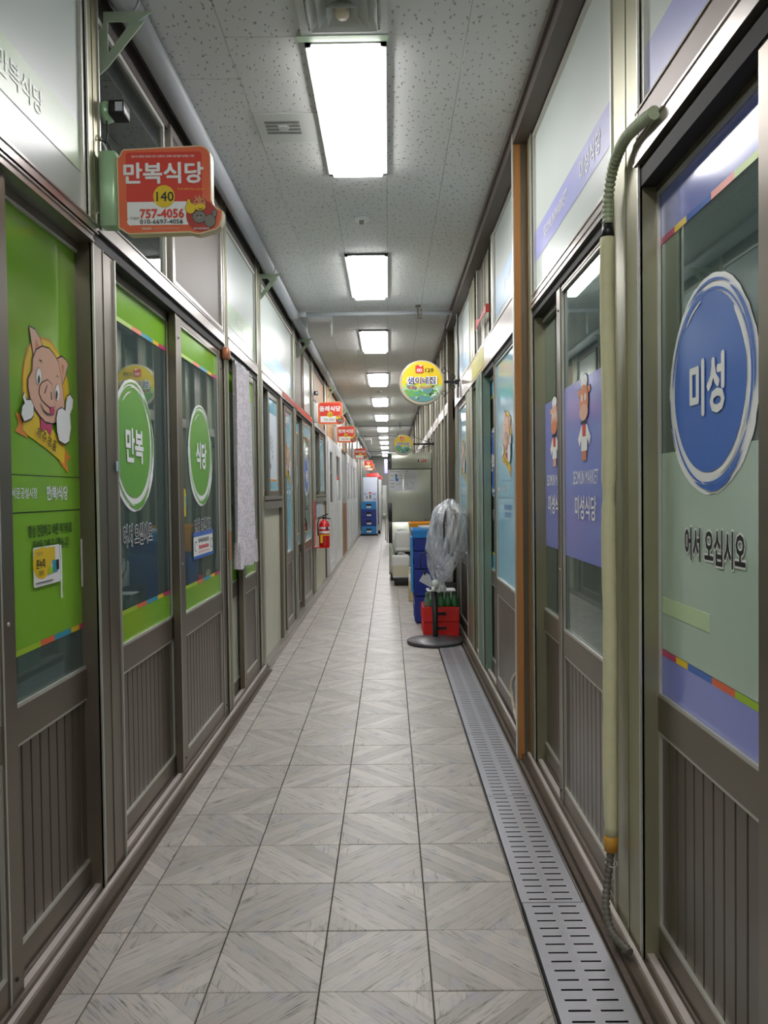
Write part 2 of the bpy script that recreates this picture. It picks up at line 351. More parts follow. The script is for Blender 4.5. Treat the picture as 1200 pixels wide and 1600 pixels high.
b = MB(); b.box(-1.1, .3985, -3, 7.03, -.05, -.0125, M_grout); b.box(.609, .85, -3, 7.03, -.05, -.0125, M_grout); b.box(-1.1, .85, 7.03, 40, -.05, -.0125, M_grout); obj('subfloor', b, floor)
COLS = [(-.8015+.3*i, -.8015+.3*(i+1)) for i in range(4)]
tile_me = {}
def tile_mesh(x0, x1, flip):
    key = (round(x0, 3), round(x1, 3), flip)
    if key not in tile_me:
        bm = bmesh.new(); tile_bm(bm, 0, 0, x0, x1, flip); me = bpy.data.meshes.new('floor_tile'); bm.to_mesh(me); bm.free(); me.materials.append(M_tile); tile_me[key] = me
    return tile_me[key]
far = bmesh.new()
for i in range(-16, 130):
    cy = TY0 + TP*(i+.5)
    cols = [(-.8015+.15+.3*c, -.15, .15, c) for c in range(4)] + [(-.8015-.15, .032, .15, -1)]
    if cy > 7.05: cols.append((-.8015+.15+1.2, -.15, .131, 4))
    for cx, x0, x1, c in cols:
        flip = (i+c) % 2 == 0
        dz = random.uniform(-.0006, .0006)
        if -2 <= i <= 33:
            o = link('floor_tile', tile_mesh(x0, x1, flip), floor, Vector((cx, cy, dz)))
        else: tile_bm(far, cx, cy, x0, x1, flip, dz)
me = bpy.data.meshes.new('far_floor_tiles'); far.to_mesh(me); far.free(); me.materials.append(M_tile)
o = link('distant_tiling', me, floor); o['kind'] = 'stuff'

# ================================================================ DRAIN along the right side
b = MB()
b.box(.398, .4, -2, 7.03, -.012, .002, M_track); b.box(.4, .404, -2, 7.03, -.05, -.02, M_dark)
b.box(.404, .61, -2, 7.03, -.06, -.05, M_dark); b.box(.604, .608, -2, 7.03, -.05, .002, M_track)
dr = obj('trim_3', b); dr['kind'] = 'structure'
M_grate = mat('perforated_stainless', (196, 197, 204), .36, .7, noise=.04, nscale=5)
def grate(y0, x0=.407):
    mb = MB(); x1 = x0+.193; ya, yb = y0+.0015, y0+.8785; n = 21; p = .0418; z0, z1 = .001, .005; sw = .0075
    c = (x0+x1)/2; cols = [(c-.0695, c-.0125), (c+.0125, c+.0695)]
    xs = [x0, cols[0][0], cols[0][1], cols[1][0], cols[1][1], x1]
    ys = [ya]
    for k in range(n):
        m = y0+.0209+k*p; ys += [m-sw/2, m+sw/2]
    ys.append(yb)
    for top in (z1,):
        g = [[mb.bm.verts.new((x, y, top)) for x in xs] for y in ys]
        for j in range(len(ys)-1):
            for i in range(5):
                if j % 2 == 1 and i in (1, 3): continue
                mb.face((g[j][i], g[j][i+1], g[j+1][i+1], g[j+1][i]), M_grate)
    mb.box(x0, x0+.002, ya, yb, -.02, z1-.0005, M_grate); mb.box(x1-.002, x1, ya, yb, -.02, z1-.0005, M_grate)
    return mb
for y0, x0, lb in ((.723, .4095, 'slotted steel drain cover nearest the camera, below the frame'), (1.603, .4095, 'slotted steel drain cover at the foot of the picture, shifted slightly to the right'),
                   (2.483, .407, 'slotted steel drain cover just past the nearest misaligned seam, beside the lavender poster door'), (3.363, .407, 'slotted steel drain cover beside the wooden trim strip on the right wall'),
                   (4.243, .407, 'slotted steel drain cover beside the blue leaf with the pig print'), (5.123, .407, 'slotted steel drain cover in front of the teal door post'),
                   (6.003, .407, 'farthest slotted steel drain cover, its end under the black fan base')):
    tag(obj('drain_cover', grate(y0, x0)), lb, 'drain cover', 'slotted steel drain covers in the floor channel')

# ================================================================ CEILING
def ceil_material():
    m = bpy.data.materials.new('pitted_ceiling_board'); m.use_nodes = True; nt = m.node_tree; N = nt.nodes.new; L = nt.links.new; b = nt.nodes['Principled BSDF']
    tc = N('ShaderNodeTexCoord'); oi = N('ShaderNodeObjectInfo'); add = N('ShaderNodeVectorMath'); add.operation = 'ADD'; sc = N('ShaderNodeVectorMath'); sc.operation = 'SCALE'
    L(oi.outputs['Location'], sc.inputs[0]); sc.inputs['Scale'].default_value = 1.; L(tc.outputs['Object'], add.inputs[0]); L(sc.outputs[0], add.inputs[1])
    mp = N('ShaderNodeMapping'); mp.inputs['Scale'].default_value = (30, 17, 1); L(add.outputs[0], mp.inputs[0])
    vo = N('ShaderNodeTexVoronoi'); vo.inputs['Scale'].default_value = 1.; vo.inputs['Randomness'].default_value = 1.; vo.voronoi_dimensions = '2D'
    nz = N('ShaderNodeTexNoise'); nz.inputs['Scale'].default_value = 1.5; mx0 = N('ShaderNodeVectorMath'); mx0.operation = 'MULTIPLY_ADD'; L(mp.outputs[0], nz.inputs['Vector']); L(nz.outputs['Color'], mx0.inputs[0]); mx0.inputs[1].default_value = (.8, .8, 0); L(mp.outputs[0], mx0.inputs[2]); L(mx0.outputs[0], vo.inputs['Vector'])
    mr = N('ShaderNodeMapRange'); L(vo.outputs['Distance'], mr.inputs[0]); mr.inputs[1].default_value = .07; mr.inputs[2].default_value = .15; mr.inputs[3].default_value = 1; mr.inputs[4].default_value = 0
    big = N('ShaderNodeTexNoise'); big.inputs['Scale'].default_value = 1.3; L(add.outputs[0], big.inputs['Vector'])
    c0 = N('ShaderNodeMix'); c0.data_type = 'RGBA'; L(big.outputs[0], c0.inputs[0]); c0.inputs[6].default_value = lin((228, 229, 226))+(1,); c0.inputs[7].default_value = lin((214, 215, 210))+(1,)
    c1 = N('ShaderNodeMix'); c1.data_type = 'RGBA'; L(mr.outputs[0], c1.inputs[0]); L(c0.outputs[2], c1.inputs[6]); c1.inputs[7].default_value = lin((158, 160, 156))+(1,); L(c1.outputs[2], b.inputs['Base Color'])
    b.inputs['Roughness'].default_value = .75
    bp = N('ShaderNodeBump'); bp.invert = True; bp.inputs['Strength'].default_value = .6; bp.inputs['Distance'].default_value = .003; L(mr.outputs[0], bp.inputs['Height']); L(bp.outputs[0], b.inputs['Normal'])
    return m
M_ceil = ceil_material()
ceiling = struct('ceiling', (0, 10, H))
b = MB(); b.box(-1.3, .95, -3, 40, H+.006, H+.06, M_dark); obj('ceiling_slab', b, ceiling)
cme = {}
def ceil_tile(w0, w1, l):
    key = (round(w0, 3), round(w1, 3), l)
    if key not in cme:
        mb = MB(); g = .0007
        mb.rings([[(w0+g, -l/2+g, .008), (w1-g, -l/2+g, .008), (w1-g, l/2-g, .008), (w0+g, l/2-g, .008)], [(w0+g, -l/2+g, .0015), (w1-g, -l/2+g, .0015), (w1-g, l/2-g, .0015), (w0+g, l/2-g, .0015)],
                  [(w0+g+.0015, -l/2+g+.0015, 0), (w1-g-.0015, -l/2+g+.0015, 0), (w1-g-.0015, l/2-g-.0015, 0), (w0+g+.0015, l/2-g-.0015, 0)]], M_ceil, smooth=False)
        bmesh.ops.recalc_face_normals(mb.bm, faces=mb.bm.faces[:]); me = bpy.data.meshes.new('ceiling_tile'); mb.bm.to_mesh(me); mb.bm.free(); me.materials.append(M_ceil); cme[key] = me
    return cme[key]
for ci, (xa, w0, w1, off) in enumerate([(-.92, -.09, 0, .3), (-.92, 0, .31, 0), (-.61, 0, .31, .3), (-.30, 0, .31, 0), (.01, 0, .31, .3), (.32, 0, .31, 0), (.63, 0, .07, .3)]):
    k = 0
    y = 3.36+off - 6.0
    while y < 39:
        if ci == 2 and abs(y-3.66) < .01:                    # the blank vent board sits at the near end of this one
            o = link('ceiling_tile', ceil_tile(w0, w1, .3), ceiling, Vector((xa, y+.45, H)))
        else: link('ceiling_tile', ceil_tile(w0, w1, .6), ceiling, Vector((xa, y+.3, H+random.uniform(0, .0012))))
        y += .6
b = MB(); b.box(.615, WR+.02, -3, 8.2, 2.985, H, mat('brown_cornice', (92, 82, 76), .5)); b.box(.60, .622, -3, 8.2, 3.04, H, MATS['brown_cornice'])
b.box(.60, WR, 8.2, 40, 3.02, H, MATS['brown_cornice'])
obj('trim_1', b)['kind'] = 'structure'
b = MB(); b.box(-1.0, -.955, -3, 40, 2.93, H, mat('dark_upper_board', (70, 62, 56), .6)); b.box(-.99, -.95, -3, 40, 3.03, H, MATS['brown_cornice']); obj('trim_2', b)['kind'] = 'structure'

# ---- ceiling lights
LY = [3.11, 5.84, 8.55, 11.6, 14.6, 17.8, 21.2, 24.1, 27.1, 30.1, 33.2, 36.4]
names = ['long ceiling light panel nearest the camera, beyond the square air diffuser', 'second ceiling light panel from the camera, before the crossing pipe', 'third ceiling light panel from the camera, just past the crossing pipe',
         'fourth ceiling light panel from the camera, with a small detector beyond it', 'fifth ceiling light panel from the camera', 'sixth ceiling light panel from the camera', 'seventh ceiling light panel from the camera, by the second crossing pipe']
M_lightfr = mat('white_light_frame', (214, 216, 214), .4)
def light(y0, label):
    t = thing('ceiling_light', label, 'ceiling light', (-.147, y0+.61, H), 'ceiling light panels down the corridor')
    mb = MB(); x0, x1, y1 = -.305, .011, y0+1.245; ya = y0-.025
    mb.box(x0, x0+.022, ya, y1, H-.016, H, M_lightfr); mb.box(x1-.022, x1, ya, y1, H-.016, H, M_lightfr)
    mb.box(x0, x1, ya, ya+.022, H-.016, H, M_lightfr); mb.box(x0, x1, y1-.022, y1, H-.016, H, M_lightfr); mb.box(x0, x1, ya, y1, H-.008, H, M_lightfr)
    obj('light_frame', mb, t)
    mb = MB(); mb.rings([[(a, b_, z) for a, b_ in ((-.28+e, y0+e), (-.0147-e, y0+e), (-.0147-e, y0+1.22-e), (-.28+e, y0+1.22-e))] for z, e in ((H-.012, 0), (H-.028, 0), (H-.036, .008))], M_lens, smooth=False)
    obj('diffuser_panel', mb, t, 'glowing white diffuser'); return t
for i, y in enumerate(LY): light(y, names[i] if i < 7 else '%s ceiling light panel from the camera, small and far' % ('eighth', 'ninth', 'tenth', 'eleventh', 'twelfth and last')[i-7])
for y, lb in ((-.35, 'ceiling light panel right over the camera, outside the picture'), (-2.9, 'ceiling light panel well behind the camera')): light(y, lb)

# ---- square stepped air diffuser, just before the first light
t = thing('air_diffuser', 'square stepped white air diffuser at the top edge of the picture', 'air vent', (-.147, 2.86, H))
b = MB(); M_dif = mat('diffuser_paint', (206, 210, 204), .45)
def sq(b, c, h, z0, z1, wd, m):
    cx, cy = c
    for k in range(4):
        x0, x1, y0, y1 = [(cx-h, cx+h, cy-h, cy-h+wd), (cx-h, cx+h, cy+h-wd, cy+h), (cx-h, cx-h+wd, cy-h+wd, cy+h-wd), (cx+h-wd, cx+h, cy-h+wd, cy+h-wd)][k]
        b.box(x0, x1, y0, y1, z0, z1, m)
cdf = (-.147, 2.87)
sq(b, cdf, .165, H-.012, H, .03, M_dif); obj('outer_frame', b, t)
for k, (h, z) in enumerate(((.125, .02), (.09, .03), (.055, .04))):
    b = MB(); P = lambda hh, zz: [(cdf[0]-hh, cdf[1]-hh, zz), (cdf[0]+hh, cdf[1]-hh, zz), (cdf[0]+hh, cdf[1]+hh, zz), (cdf[0]-hh, cdf[1]+hh, zz)]
    b.rings([P(h-.03, H-.002), P(h, H-z), P(h, H-z-.004), P(h-.032, H-.006)], M_dif, cap=False, smooth=False); obj('louvre_ring', b, t)
b = MB(); b.lathe([(.0, -.045), (.02, -.045), (.026, -.036), (.026, -.008), (0, -.008)], (cdf[0], cdf[1], H), mat('cream_button', (226, 214, 190), .4), 16); obj('centre_boss', b, t)
b = MB(); b.box(-.33, .02, 3.035, 3.075, H-.014, H, mat('pale_green_strip', (182, 206, 176), .4)); o = obj('ceiling_strip', b); tag(o, 'pale green metal strip between the air diffuser and the nearest light panel', 'trim strip')
# ---- perforated vent board
t = thing('ceiling_vent', 'plain ceiling board with a small four-row louvre, left of the nearest light', 'air vent', (-.46, 3.81, H))
b = MB(); b.box(-.608, -.302, 3.662, 3.958, H-.003, H+.006, M_dif); obj('board', b, t)
M_slot = mat('dark_slot', (88, 86, 84), .7)
for r_ in range(4):
    b = MB()
    for k in range(22):
        x = -.565+.0075*k
        if r_ in (1, 2) and 8 <= k <= 13: continue
        b.box(x, x+.004, 3.74+.035*r_, 3.763+.035*r_, H-.004, H-.0028, M_slot)
    obj('slot_row', b, t)['kind'] = 'stuff'
b = MB(); b.box(-.505, -.455, 3.785, 3.81, H-.007, H-.003, M_dif); obj('clip', b, t)
# ---- detectors
def detector(x, y, lab, s=1.):
    t = thing('smoke_detector', lab, 'smoke detector', (x, y, H), 'round detectors on the ceiling')
    b = MB(); b.lathe([(0, 0), (.05*s, 0), (.05*s, -.008), (.036*s, -.014), (0, -.014)], (x, y, H), M_wplas, 20); obj('detector_base', b, t)
    b = MB(); b.lathe([(0, -.014), (.018*s, -.014), (.014*s, -.034), (0, -.036)], (x, y, H), mat('detector_tip', (150, 146, 136), .4), 14); obj('sensor', b, t)
detector(-.154, 5.08, 'small round detector between the first and second ceiling lights')
detector(-.15, 13.6, 'tiny round detector between the fourth and fifth ceiling lights')

# ---- pipes
def pipe(name, lab, pts, r, m=M_pipe, cat='pipe', group=None, n=16):
    b = MB(); b.tube(pts, r, m, n); return tag(obj(name, b), lab, cat, group)
t = thing('main_pipe', 'long grey painted pipe running along the top of the left shop fronts', 'pipe', (-.885, 3, 3.02))
b = MB(); b.tube([(-.885, -2, 3.018), (-.885, 39, 3.018)], .046, M_pipe, 20); obj('pipe_run', b, t)
for yy in (2.0, 7.47, 11.0, 16.4, 20.1, 24.2, 32.6):
    b = MB(); b.tube([(-.885, yy-.05, 3.018), (-.885, yy+.05, 3.018)], .052, M_pipe, 20); obj('coupling', b, t)
def cross(y, lab, thin=.021):
    t = thing('cross_pipe', lab, 'pipe', (0, y, 3.0), 'thin pipes crossing the ceiling')
    b = MB(); b.tube([(-.832, y, 3.005), (WR-.005, y, 3.005)], thin, M_pipe, 12); obj('pipe_run', b, t)
    b = MB(); b.tube([(-.832, y, 3.008), (-.76, y, 3.005)], thin*1.35, M_pipe, 12); obj('tee', b, t)
    b = MB(); b.box(.285, .3, y-.03, y+.005, 2.95, H, M_frame); b.box(.27, .32, y-.05, y+.03, H-.006, H, M_frame); b.box(.3, .325, y-.028, y+.03, 2.955, 2.965, M_frame); b.box(.325, .33, y-.028, y+.03, 2.955, 3.04, M_frame); obj('hanger', b, t, 'steel strap hanger')
cross(7.47, 'grey crossing pipe nearest the camera, held by a steel hanger')
cross(20.1, 'thin crossing pipe high between the sixth and seventh lights'); cross(23.7, 'pale crossing pipe behind the far round yellow sign'); cross(32.6, 'farthest crossing pipe under the last lights')
def bracket(y, lab):
    t = thing('pipe_bracket', lab, 'bracket', (-.96, y, 2.76), 'triangular brackets under the long pipe')
    x0, x1, z0, z1 = -.975, -.785, 2.755, 2.970
    b = MB()
    def prism(P, y0, y1): b.rings([[(p[0], y0, p[1]) for p in P], [(p[0], y1, p[1]) for p in P]], M_brk, smooth=False)
    w_ = .034
    prism([(x0, z0), (x0+w_, z0+.03), (x0+w_, z1-w_), (x0, z1)], y, y+.005)
    prism([(x0+w_, z1-w_), (x1-.055, z1-w_), (x1, z1), (x0, z1)], y, y+.005)
    prism([(x0+w_, z0+.03), (x0+w_, z0+.075), (x1-.075, z1-w_), (x1-.03, z1-w_)], y+.0004, y+.0046)
    obj('bracket_plate', b, t)
    b = MB(); b.tube([(-.885+.0515*math.cos(a), y+.01, 3.018+.0515*math.sin(a)) for a in [math.radians(-50+i*280/14) for i in range(15)]], .004, M_pipe, 6); obj('pipe_clip', b, t)
for y, lab in ((2.72, 'green-tinted triangular pipe bracket nearest the camera, above the orange sign 140'), (5.95, 'second triangular pipe bracket, above the frosted transoms'), (8.45, 'third triangular pipe bracket, just past the crossing pipe'), (12.3, 'fourth triangular pipe bracket, above the red sign 135'),
               (15.6, 'fifth triangular pipe bracket, beyond the second red sign'), (18.9, 'sixth small far pipe bracket'), (22.2, 'seventh tiny far pipe bracket')): bracket(y, lab)
def wire_frame(y, lab):
    t = thing('ceiling_fixture', lab, 'ceiling fixture', (-.65, y, H), 'white box fixtures with hanging rods')
    b = MB(); b.box(-.765, -.545, y-.04, y+.04, 3.0, H, M_wplas); obj('fixture_box', b, t)
    b = MB(); b.tube([(-.78, y, H), (-.78, y, 2.9), (-.765, y, 2.84)], .006, M_wplas, 8); obj('thin_rod', b, t)
    b = MB(); b.tube([(-.54, y, H), (-.54, y, 2.86)], .011, M_wplas, 10); obj('hanging_tube', b, t)
    b = MB(); b.tube([(-.54, y, 2.86), (-.54, y, 2.835)], .008, mat('clear_tip', (190, 192, 188), .2), 10); obj('tube_tip', b, t)
wire_frame(7.72, 'white box with hanging tube on the ceiling just behind the nearest crossing pipe'); wire_frame(25.2, 'small white ceiling frame far down the corridor')

# ================================================================ SHOP FRONTS
PIG_SCALE = 1.
def pig(p, cu, cv, k, sx=1., gown=None):
    def q(n, m, kk, grow=0.):
        P = PIG[n]; cx = sum(a for a, _ in P)/len(P); cy = sum(b for _, b in P)/len(P); out = []
        for a, b in P:
            d = math.hypot(a-cx, b-cy) or 1; out.append((cu+(a+(a-cx)/d*grow)*sx, cv+b+(b-cy)/d*grow))
        p.poly(out, m, kk)
    q('disc', M_orange, k, .006); q('disc', M_yellow, k+1)
    for n in ('tail_a', 'tail_b'): q(n, M_orange, k+1)
    q('ribbon', M_yellow, k+2)
    for n in ('ear_a', 'ear_b'): q(n, M_black, k+2, .005); q(n, M_skin, k+3)
    for n in ('ear_ai', 'ear_bi'): q(n, M_orange if False else M_skin2, k+4)
    q('bow', M_black, k+3, .002); q('bow', M_mag, k+4); q('head', M_black, k+4, .0045); q('head', M_skin, k+5)
    for n in ('eye_a', 'eye_b'): q(n, M_black, k+6, .0015); q(n, M_white, k+7)
    for n in ('pup_a', 'pup_b'): q(n, M_black, k+8)
    q('snout', M_black, k+6, .0035); q('snout', M_skin, k+7)
    for n in ('nos_a', 'nos_b', 'brow_a', 'brow_b', 'mouth'): q(n, M_black, k+8)
    q('tongue', M_mag, k+9)
    for n in ('hand_a', 'hand_b'): q(n, M_black, k+8, .0045); q(n, M_white, k+9)
def lettering(sd, x, items, parent, name='lettering', m=None, lay=.0006):
    p = Print((x, 0, 0), sd, lay)
    for it in items: p.text(*it[:3], **it[3]) if False else p.text(it[0], it[1], it[2], it[3], it[4], **(it[5] if len(it) > 5 else {}))
    return obj(name, p, parent)
def welcome(p, u, v, size, k=3, sx=.8, rot=0.):
    p.text('어서 오십시오', u, v, size, M_white, k, bold=.082, sx=sx, rot=rot); p.text('어서 오십시오', u, v, size, M_black, k+1, bold=.032, sx=sx, rot=rot)
def brush_logo(sd, x, u, v, txt, m, leaf, r=.255, size=.125):
    p = Print((x, 0, 0), sd); p.ell(u, v, r, r*1.0, M_white, 2, 72, .018, 3); p.ell(u-.008, v+.008, r*.815, r*.825, m, 4, 64, .006, 5)
    for rr, wd, a0, a1 in ((.9, .010, 95, 175), (.87, .006, 20, 150), (.93, .012, -10, 60), (.88, .008, -30, 35), (.95, .006, 60, 120), (.9, .007, 200, 262), (.93, .012, 250, 318), (.89, .006, 262, 330), (.97, .004, 180, 215), (.96, .008, 268, 300)):
        p.arc(u, v, r*rr, wd, a0, a1, m, 5, 26)
    for rr, wd, a0, a1 in ((.82, .016, 10, 48), (.81, .01, -40, -8), (.83, .01, 285, 325), (.82, .006, 100, 130)): p.arc(u, v, r*rr, wd, a0, a1, M_white, 6, 18)
    o = obj('round_logo', p, leaf, 'brush-drawn round logo on the glass')
    q = Print((x, 0, 0), sd); q.text(txt, u-.005, v, size, M_white, 8, bold=.035, sx=.86); obj('lettering', q, o)
    return o
_slat = {}; NUM = {}
def slat_me(wd, h, m):
    k = (round(wd, 3), round(h, 3), m.name)
    if k not in _slat:
        b = MB(); e = .0025; t = .009
        b.rings([[(-t, -wd/2, z), (-t, wd/2, z), (0, wd/2, z), (.0015, wd/2-e, z), (.0015, -wd/2+e, z), (0, -wd/2, z)][::-1] for z in (0, h)], m, smooth=False)
        bmesh.ops.recalc_face_normals(b.bm, faces=b.bm.faces[:]); me = bpy.data.meshes.new('slat'); b.bm.to_mesh(me); b.bm.free(); me.materials.append(m); _slat[k] = me
    return _slat[k]
def leaf(sd, W, d, y0, y1, label, style=None, zt=2.16, zg=2.115, st=.075, z0=.045, zm=(.66, .755), zb=.115, group=None, slats=True, M=None, pane=None, arg=None, name='door', cat='sliding door'):
    M = M or M_frame; NUM[name] = NUM.get(name, 0)+1; t = thing('%s_%d' % (name, NUM[name]+(20 if name == 'window' else 0)), label, cat, (sd*(W+d+.015), (y0+y1)/2, z0), group, 'structure')
    xb = lambda b, a0, a1, b0, b1, c0, c1, m: b.wbox(sd, W, d+a0, d+a1, b0, b1, c0, c1, m)
    ya, yb = y0+st, y1-st
    for a, c in ((y0, ya), (yb, y1)):
        b = MB(); xb(b, 0, .03, a, c, z0, zt, M); xb(b, -.002, .001, a+.004, a+.009, z0, zt, M_bead) if st > .05 else None
        s_ = obj('stile', b, t)
        if st > .06 and z0 < 1:
            b = MB()
            for zz in (z0+.05, 1.0, zt-.12): b.tube([(sd*(W+d-.003), (a+c)/2, zz), (sd*(W+d+.002), (a+c)/2, zz)], .005, M_dark if zz != 1.0 else M_bead, 8)
            obj('screw', b, s_)['kind'] = 'stuff'
    for n, c0, c1 in (('top_rail', zg, zt), ('mid_rail', zm[0], zm[1]), ('bottom_rail', z0, zb)):
        b = MB(); xb(b, .002, .028, ya, yb, c0, c1, M); obj(n, b, t)
    def bead(c0, c1, nm):
        b = MB(); q = .009
        for (p0, p1, r0, r1) in ((ya, ya+q, c0, c1), (yb-q, yb, c0, c1), (ya+q, yb-q, c0, c0+q), (ya+q, yb-q, c1-q, c1)): xb(b, .004, .013, p0, p1, r0, r1, M_bead if M is not M_wsash else M_wsash)
        obj(nm, b, t)
    bead(zm[1], zg, 'glazing_bead')
    b = MB(); xb(b, .0145, .0185, ya, yb, zm[1], zg, pane or M_glass); obj('glass_pane', b, t)
    if slats:
        bead(zb, zm[0], 'panel_bead')
        n = max(3, round((yb-ya)/.056)); wd = (yb-ya)/n
        b = MB(); xb(b, .024, .027, ya, yb, zb, zm[0], M_dark); obj('backing_board', b, t)
        for i in range(n):
            o = link('slat', slat_me(wd-.0045, zm[0]-zb-.002, M_slat), t, Vector((sd*(W+d+.0145), ya+wd*(i+.5), zb+.001)))
            if sd == -1: pass
            else: o.rotation_euler = (0, 0, PI)
    else:
        b = MB(); xb(b, .012, .02, ya, yb, zb, zm[0], M_cream if M is not M_wsash else M_wsash); obj('lower_panel', b, t)
        bead(zb, zm[0], 'panel_bead')
    xs = sd*(W+d+.0138)
    ua, ub = (ya+.009, yb-.009) if sd == -1 else (-(yb-.009), -(ya+.009))
    if style: style(sd, xs, ua, ub, zm[1]+.009, zg-.009, t, arg)
    return t
def film(sd, x, parent, fn, name='film', label=None):
    p = Print((x, 0, 0), sd); fn(p); return obj(name, p, parent, label)
def st_pig(sd, x, ua, ub, za, zb, t, arg):
    base, zlow, txt, motto = arg; um = (ua+ub)/2; sx = min(1., (ub-ua)/.46)
    f = film(sd, x, t, lambda p: (p.rect(ua, ub, zlow, zb, base, 0), stripe(p, ua, ub, zlow-.017, zlow, STRIPE_G, 1) if zlow > .8 else None))
    g = Print((x, 0, 0), sd); pig(g, um+.07*sx, 1.5, 2, sx)
    e = obj('pig_print', g, f, 'winking pink pig on a yellow disc, thumbs up')
    q = Print((x, 0, 0), sd)
    for i, ch in enumerate('제주명품'): q.text(ch, um+.07*sx+(-.157+.034*i)*sx, 1.503-.0105*i, .03, M_black, 12, bold=.02, sx=.8*sx, rot=-.28)
    edge = M_dgreen if base is M_green else M_blue2
    u0, u1, v0, v1 = ua+.004, ub-.06*sx, 1.275, 1.381; q.rrect(u0, u1, v0, v1, .012, edge, 2); q.rrect(u0+.003, u1-.003, v0+.003, v1-.003, .01, base, 3)
    q.text('서문공설시장', u0+.095*sx, 1.33, .03, M_white, 5, bold=.012, sx=.85*sx); q.text(txt, u0+.31*sx, 1.33, .042, M_white, 5, bold=.03, sx=.72*sx)
    if motto:
        q.text('항상 건강하고 바른 먹거리로', um-.01*sx, 1.222, .034, M_dgreen if base is M_green else M_blue2, 5, bold=.03, sx=.68*sx); q.text('정성을 다해 모시겠습니다', um-.01*sx, 1.178, .034, M_dgreen if base is M_green else M_blue2, 5, bold=.025, sx=.62*sx)
    obj('lettering', q, f)
def st_logo(sd, x, ua, ub, za, zb, t, arg):
    base, lc, txt, cu, cz, r, seq, welc = arg
    film(sd, x, t, lambda p: (p.rect(ua, ub, 1.99, zb, base, 0), stripe(p, ua, ub, 1.973, 1.99, seq, 1)), 'upper_film', 'plain colour band with a multicoloured stripe')
    film(sd, x, t, lambda p: (p.rect(ua, ub, za, .868, base, 0), stripe(p, ua, ub, .868, .885, seq, 1)), 'lower_film', 'plain colour band with a multicoloured stripe')
    if base is M_purple: film(sd, x, t, lambda p: p.rect(ua, ub, .886, 1.415, mat('mint_film', (184, 206, 188), .12, spec=.5), 0), 'mint_sheet', 'pale mint sheet over the lower half of the glass')
    brush_logo(sd, x, cu, cz, txt, lc, t, r, r*.5)
    if welc: p = Print((x, 0, 0), sd); welcome(p, welc[0], welc[1], welc[2], 3, welc[3]); obj('welcome_lettering', p, t, 'black Korean welcome lettering with white outline')
def st_plain(sd, x, ua, ub, za, zb, t, arg):
    base, mid = arg
    film(sd, x, t, lambda p: p.rect(ua, ub, 1.97, zb, base, 0), 'upper_film'); film(sd, x, t, lambda p: p.rect(ua, ub, za, .868, base, 0), 'lower_film')
    f = film(sd, x, t, lambda p: p.rect(ua, ub, .868, 1.97, mid, 0), 'frosted_film'); p = Print((x, 0, 0), sd); p.text('식당' if base is M_green else '메뉴', (ua+ub)/2, 1.22, .07, M_black, 3, bold=.01, sx=.8); p.text('SEOMUN MARKET', (ua+ub)/2, 1.33, .022, M_dgrey, 3, sx=.7); obj('lettering', p, f)
def chef(p, u, v, h, pigc, k=3):
    """small cartoon cook, generic: hat, head, apron, feet; h = total height"""
    s_ = h/.26; sq = 1.75; e = lambda a, b, c, d, m, kk: p.ell(u+a*s_*sq, v+b*s_, c*s_*sq, d*s_, m, kk, 20)
    skin = M_skin if pigc else M_skin2
    e(0, .115, .026, .024, M_black, k); e(0, .115, .024, .022, M_white, k+1); p.rect(u-.02*s_*sq, u+.02*s_*sq, v+.09*s_, v+.11*s_, M_white, k+2)
    e(-.032, .085, .014, .013, M_black, k); e(.032, .085, .014, .013, M_black, k); e(-.032, .085, .012, .011, skin, k+1); e(.032, .085, .012, .011, skin, k+1)
    e(0, .055, .034, .052, M_black, k+1); e(0, .055, .032, .050, skin, k+3); e(0, .02, .03, .026, M_skin if not pigc else M_skin2, k+4); e(-.012, .065, .006, .012, M_white, k+4); e(.012, .065, .006, .012, M_white, k+4)
    p.rect(u-.02*s_*sq, u+.02*s_*sq, v-.016*s_, v-.008*s_, M_dark, k+5)
    p.poly([(u-.045*s_*sq, v-.06*s_), (u-.02*s_*sq, v-.02*s_), (u+.02*s_*sq, v-.02*s_), (u+.045*s_*sq, v-.06*s_), (u+.035*s_*sq, v-.085*s_), (u+.02*s_*sq, v-.06*s_), (u-.02*s_*sq, v-.06*s_), (u-.035*s_*sq, v-.085*s_)], M_white, k+1)
    p.poly([(u-.012*s_*sq, v-.02*s_), (u+.012*s_*sq, v-.02*s_), (u+.01*s_*sq, v-.055*s_), (u-.01*s_*sq, v-.055*s_)], M_red, k+3)
    p.rect(u-.022*s_*sq, u+.022*s_*sq, v-.1*s_, v-.058*s_, M_white, k+2); p.rect(u-.016*s_*sq, u+.016*s_*sq, v-.13*s_, v-.1*s_, skin, k+2)
def st_purple(sd, x, ua, ub, za, zb, t, arg):
    pigc, cu = arg
    f = film(sd, x, t, lambda p: p.rect(ua, ub, 1.06, 1.722, M_purple, 0), label='lavender blue poster film')
    p = Print((x, 0, 0), sd); chef(p, cu, 1.575, .30, pigc, 3); obj('cartoon_cook', p, f, 'small cartoon cook in a white hat and apron')
    p = Print((x, 0, 0), sd); p.text('SEOMUN', cu-.09, 1.365, .05, M_white, 3, bold=.012, sx=.6); p.text('MARKET', cu+.095, 1.365, .05, M_white, 3, bold=-.006, sx=.62)
    p.text('미성식당', cu, 1.255, .085, M_white, 3, bold=.02, sx=.9); obj('lettering', p, f)

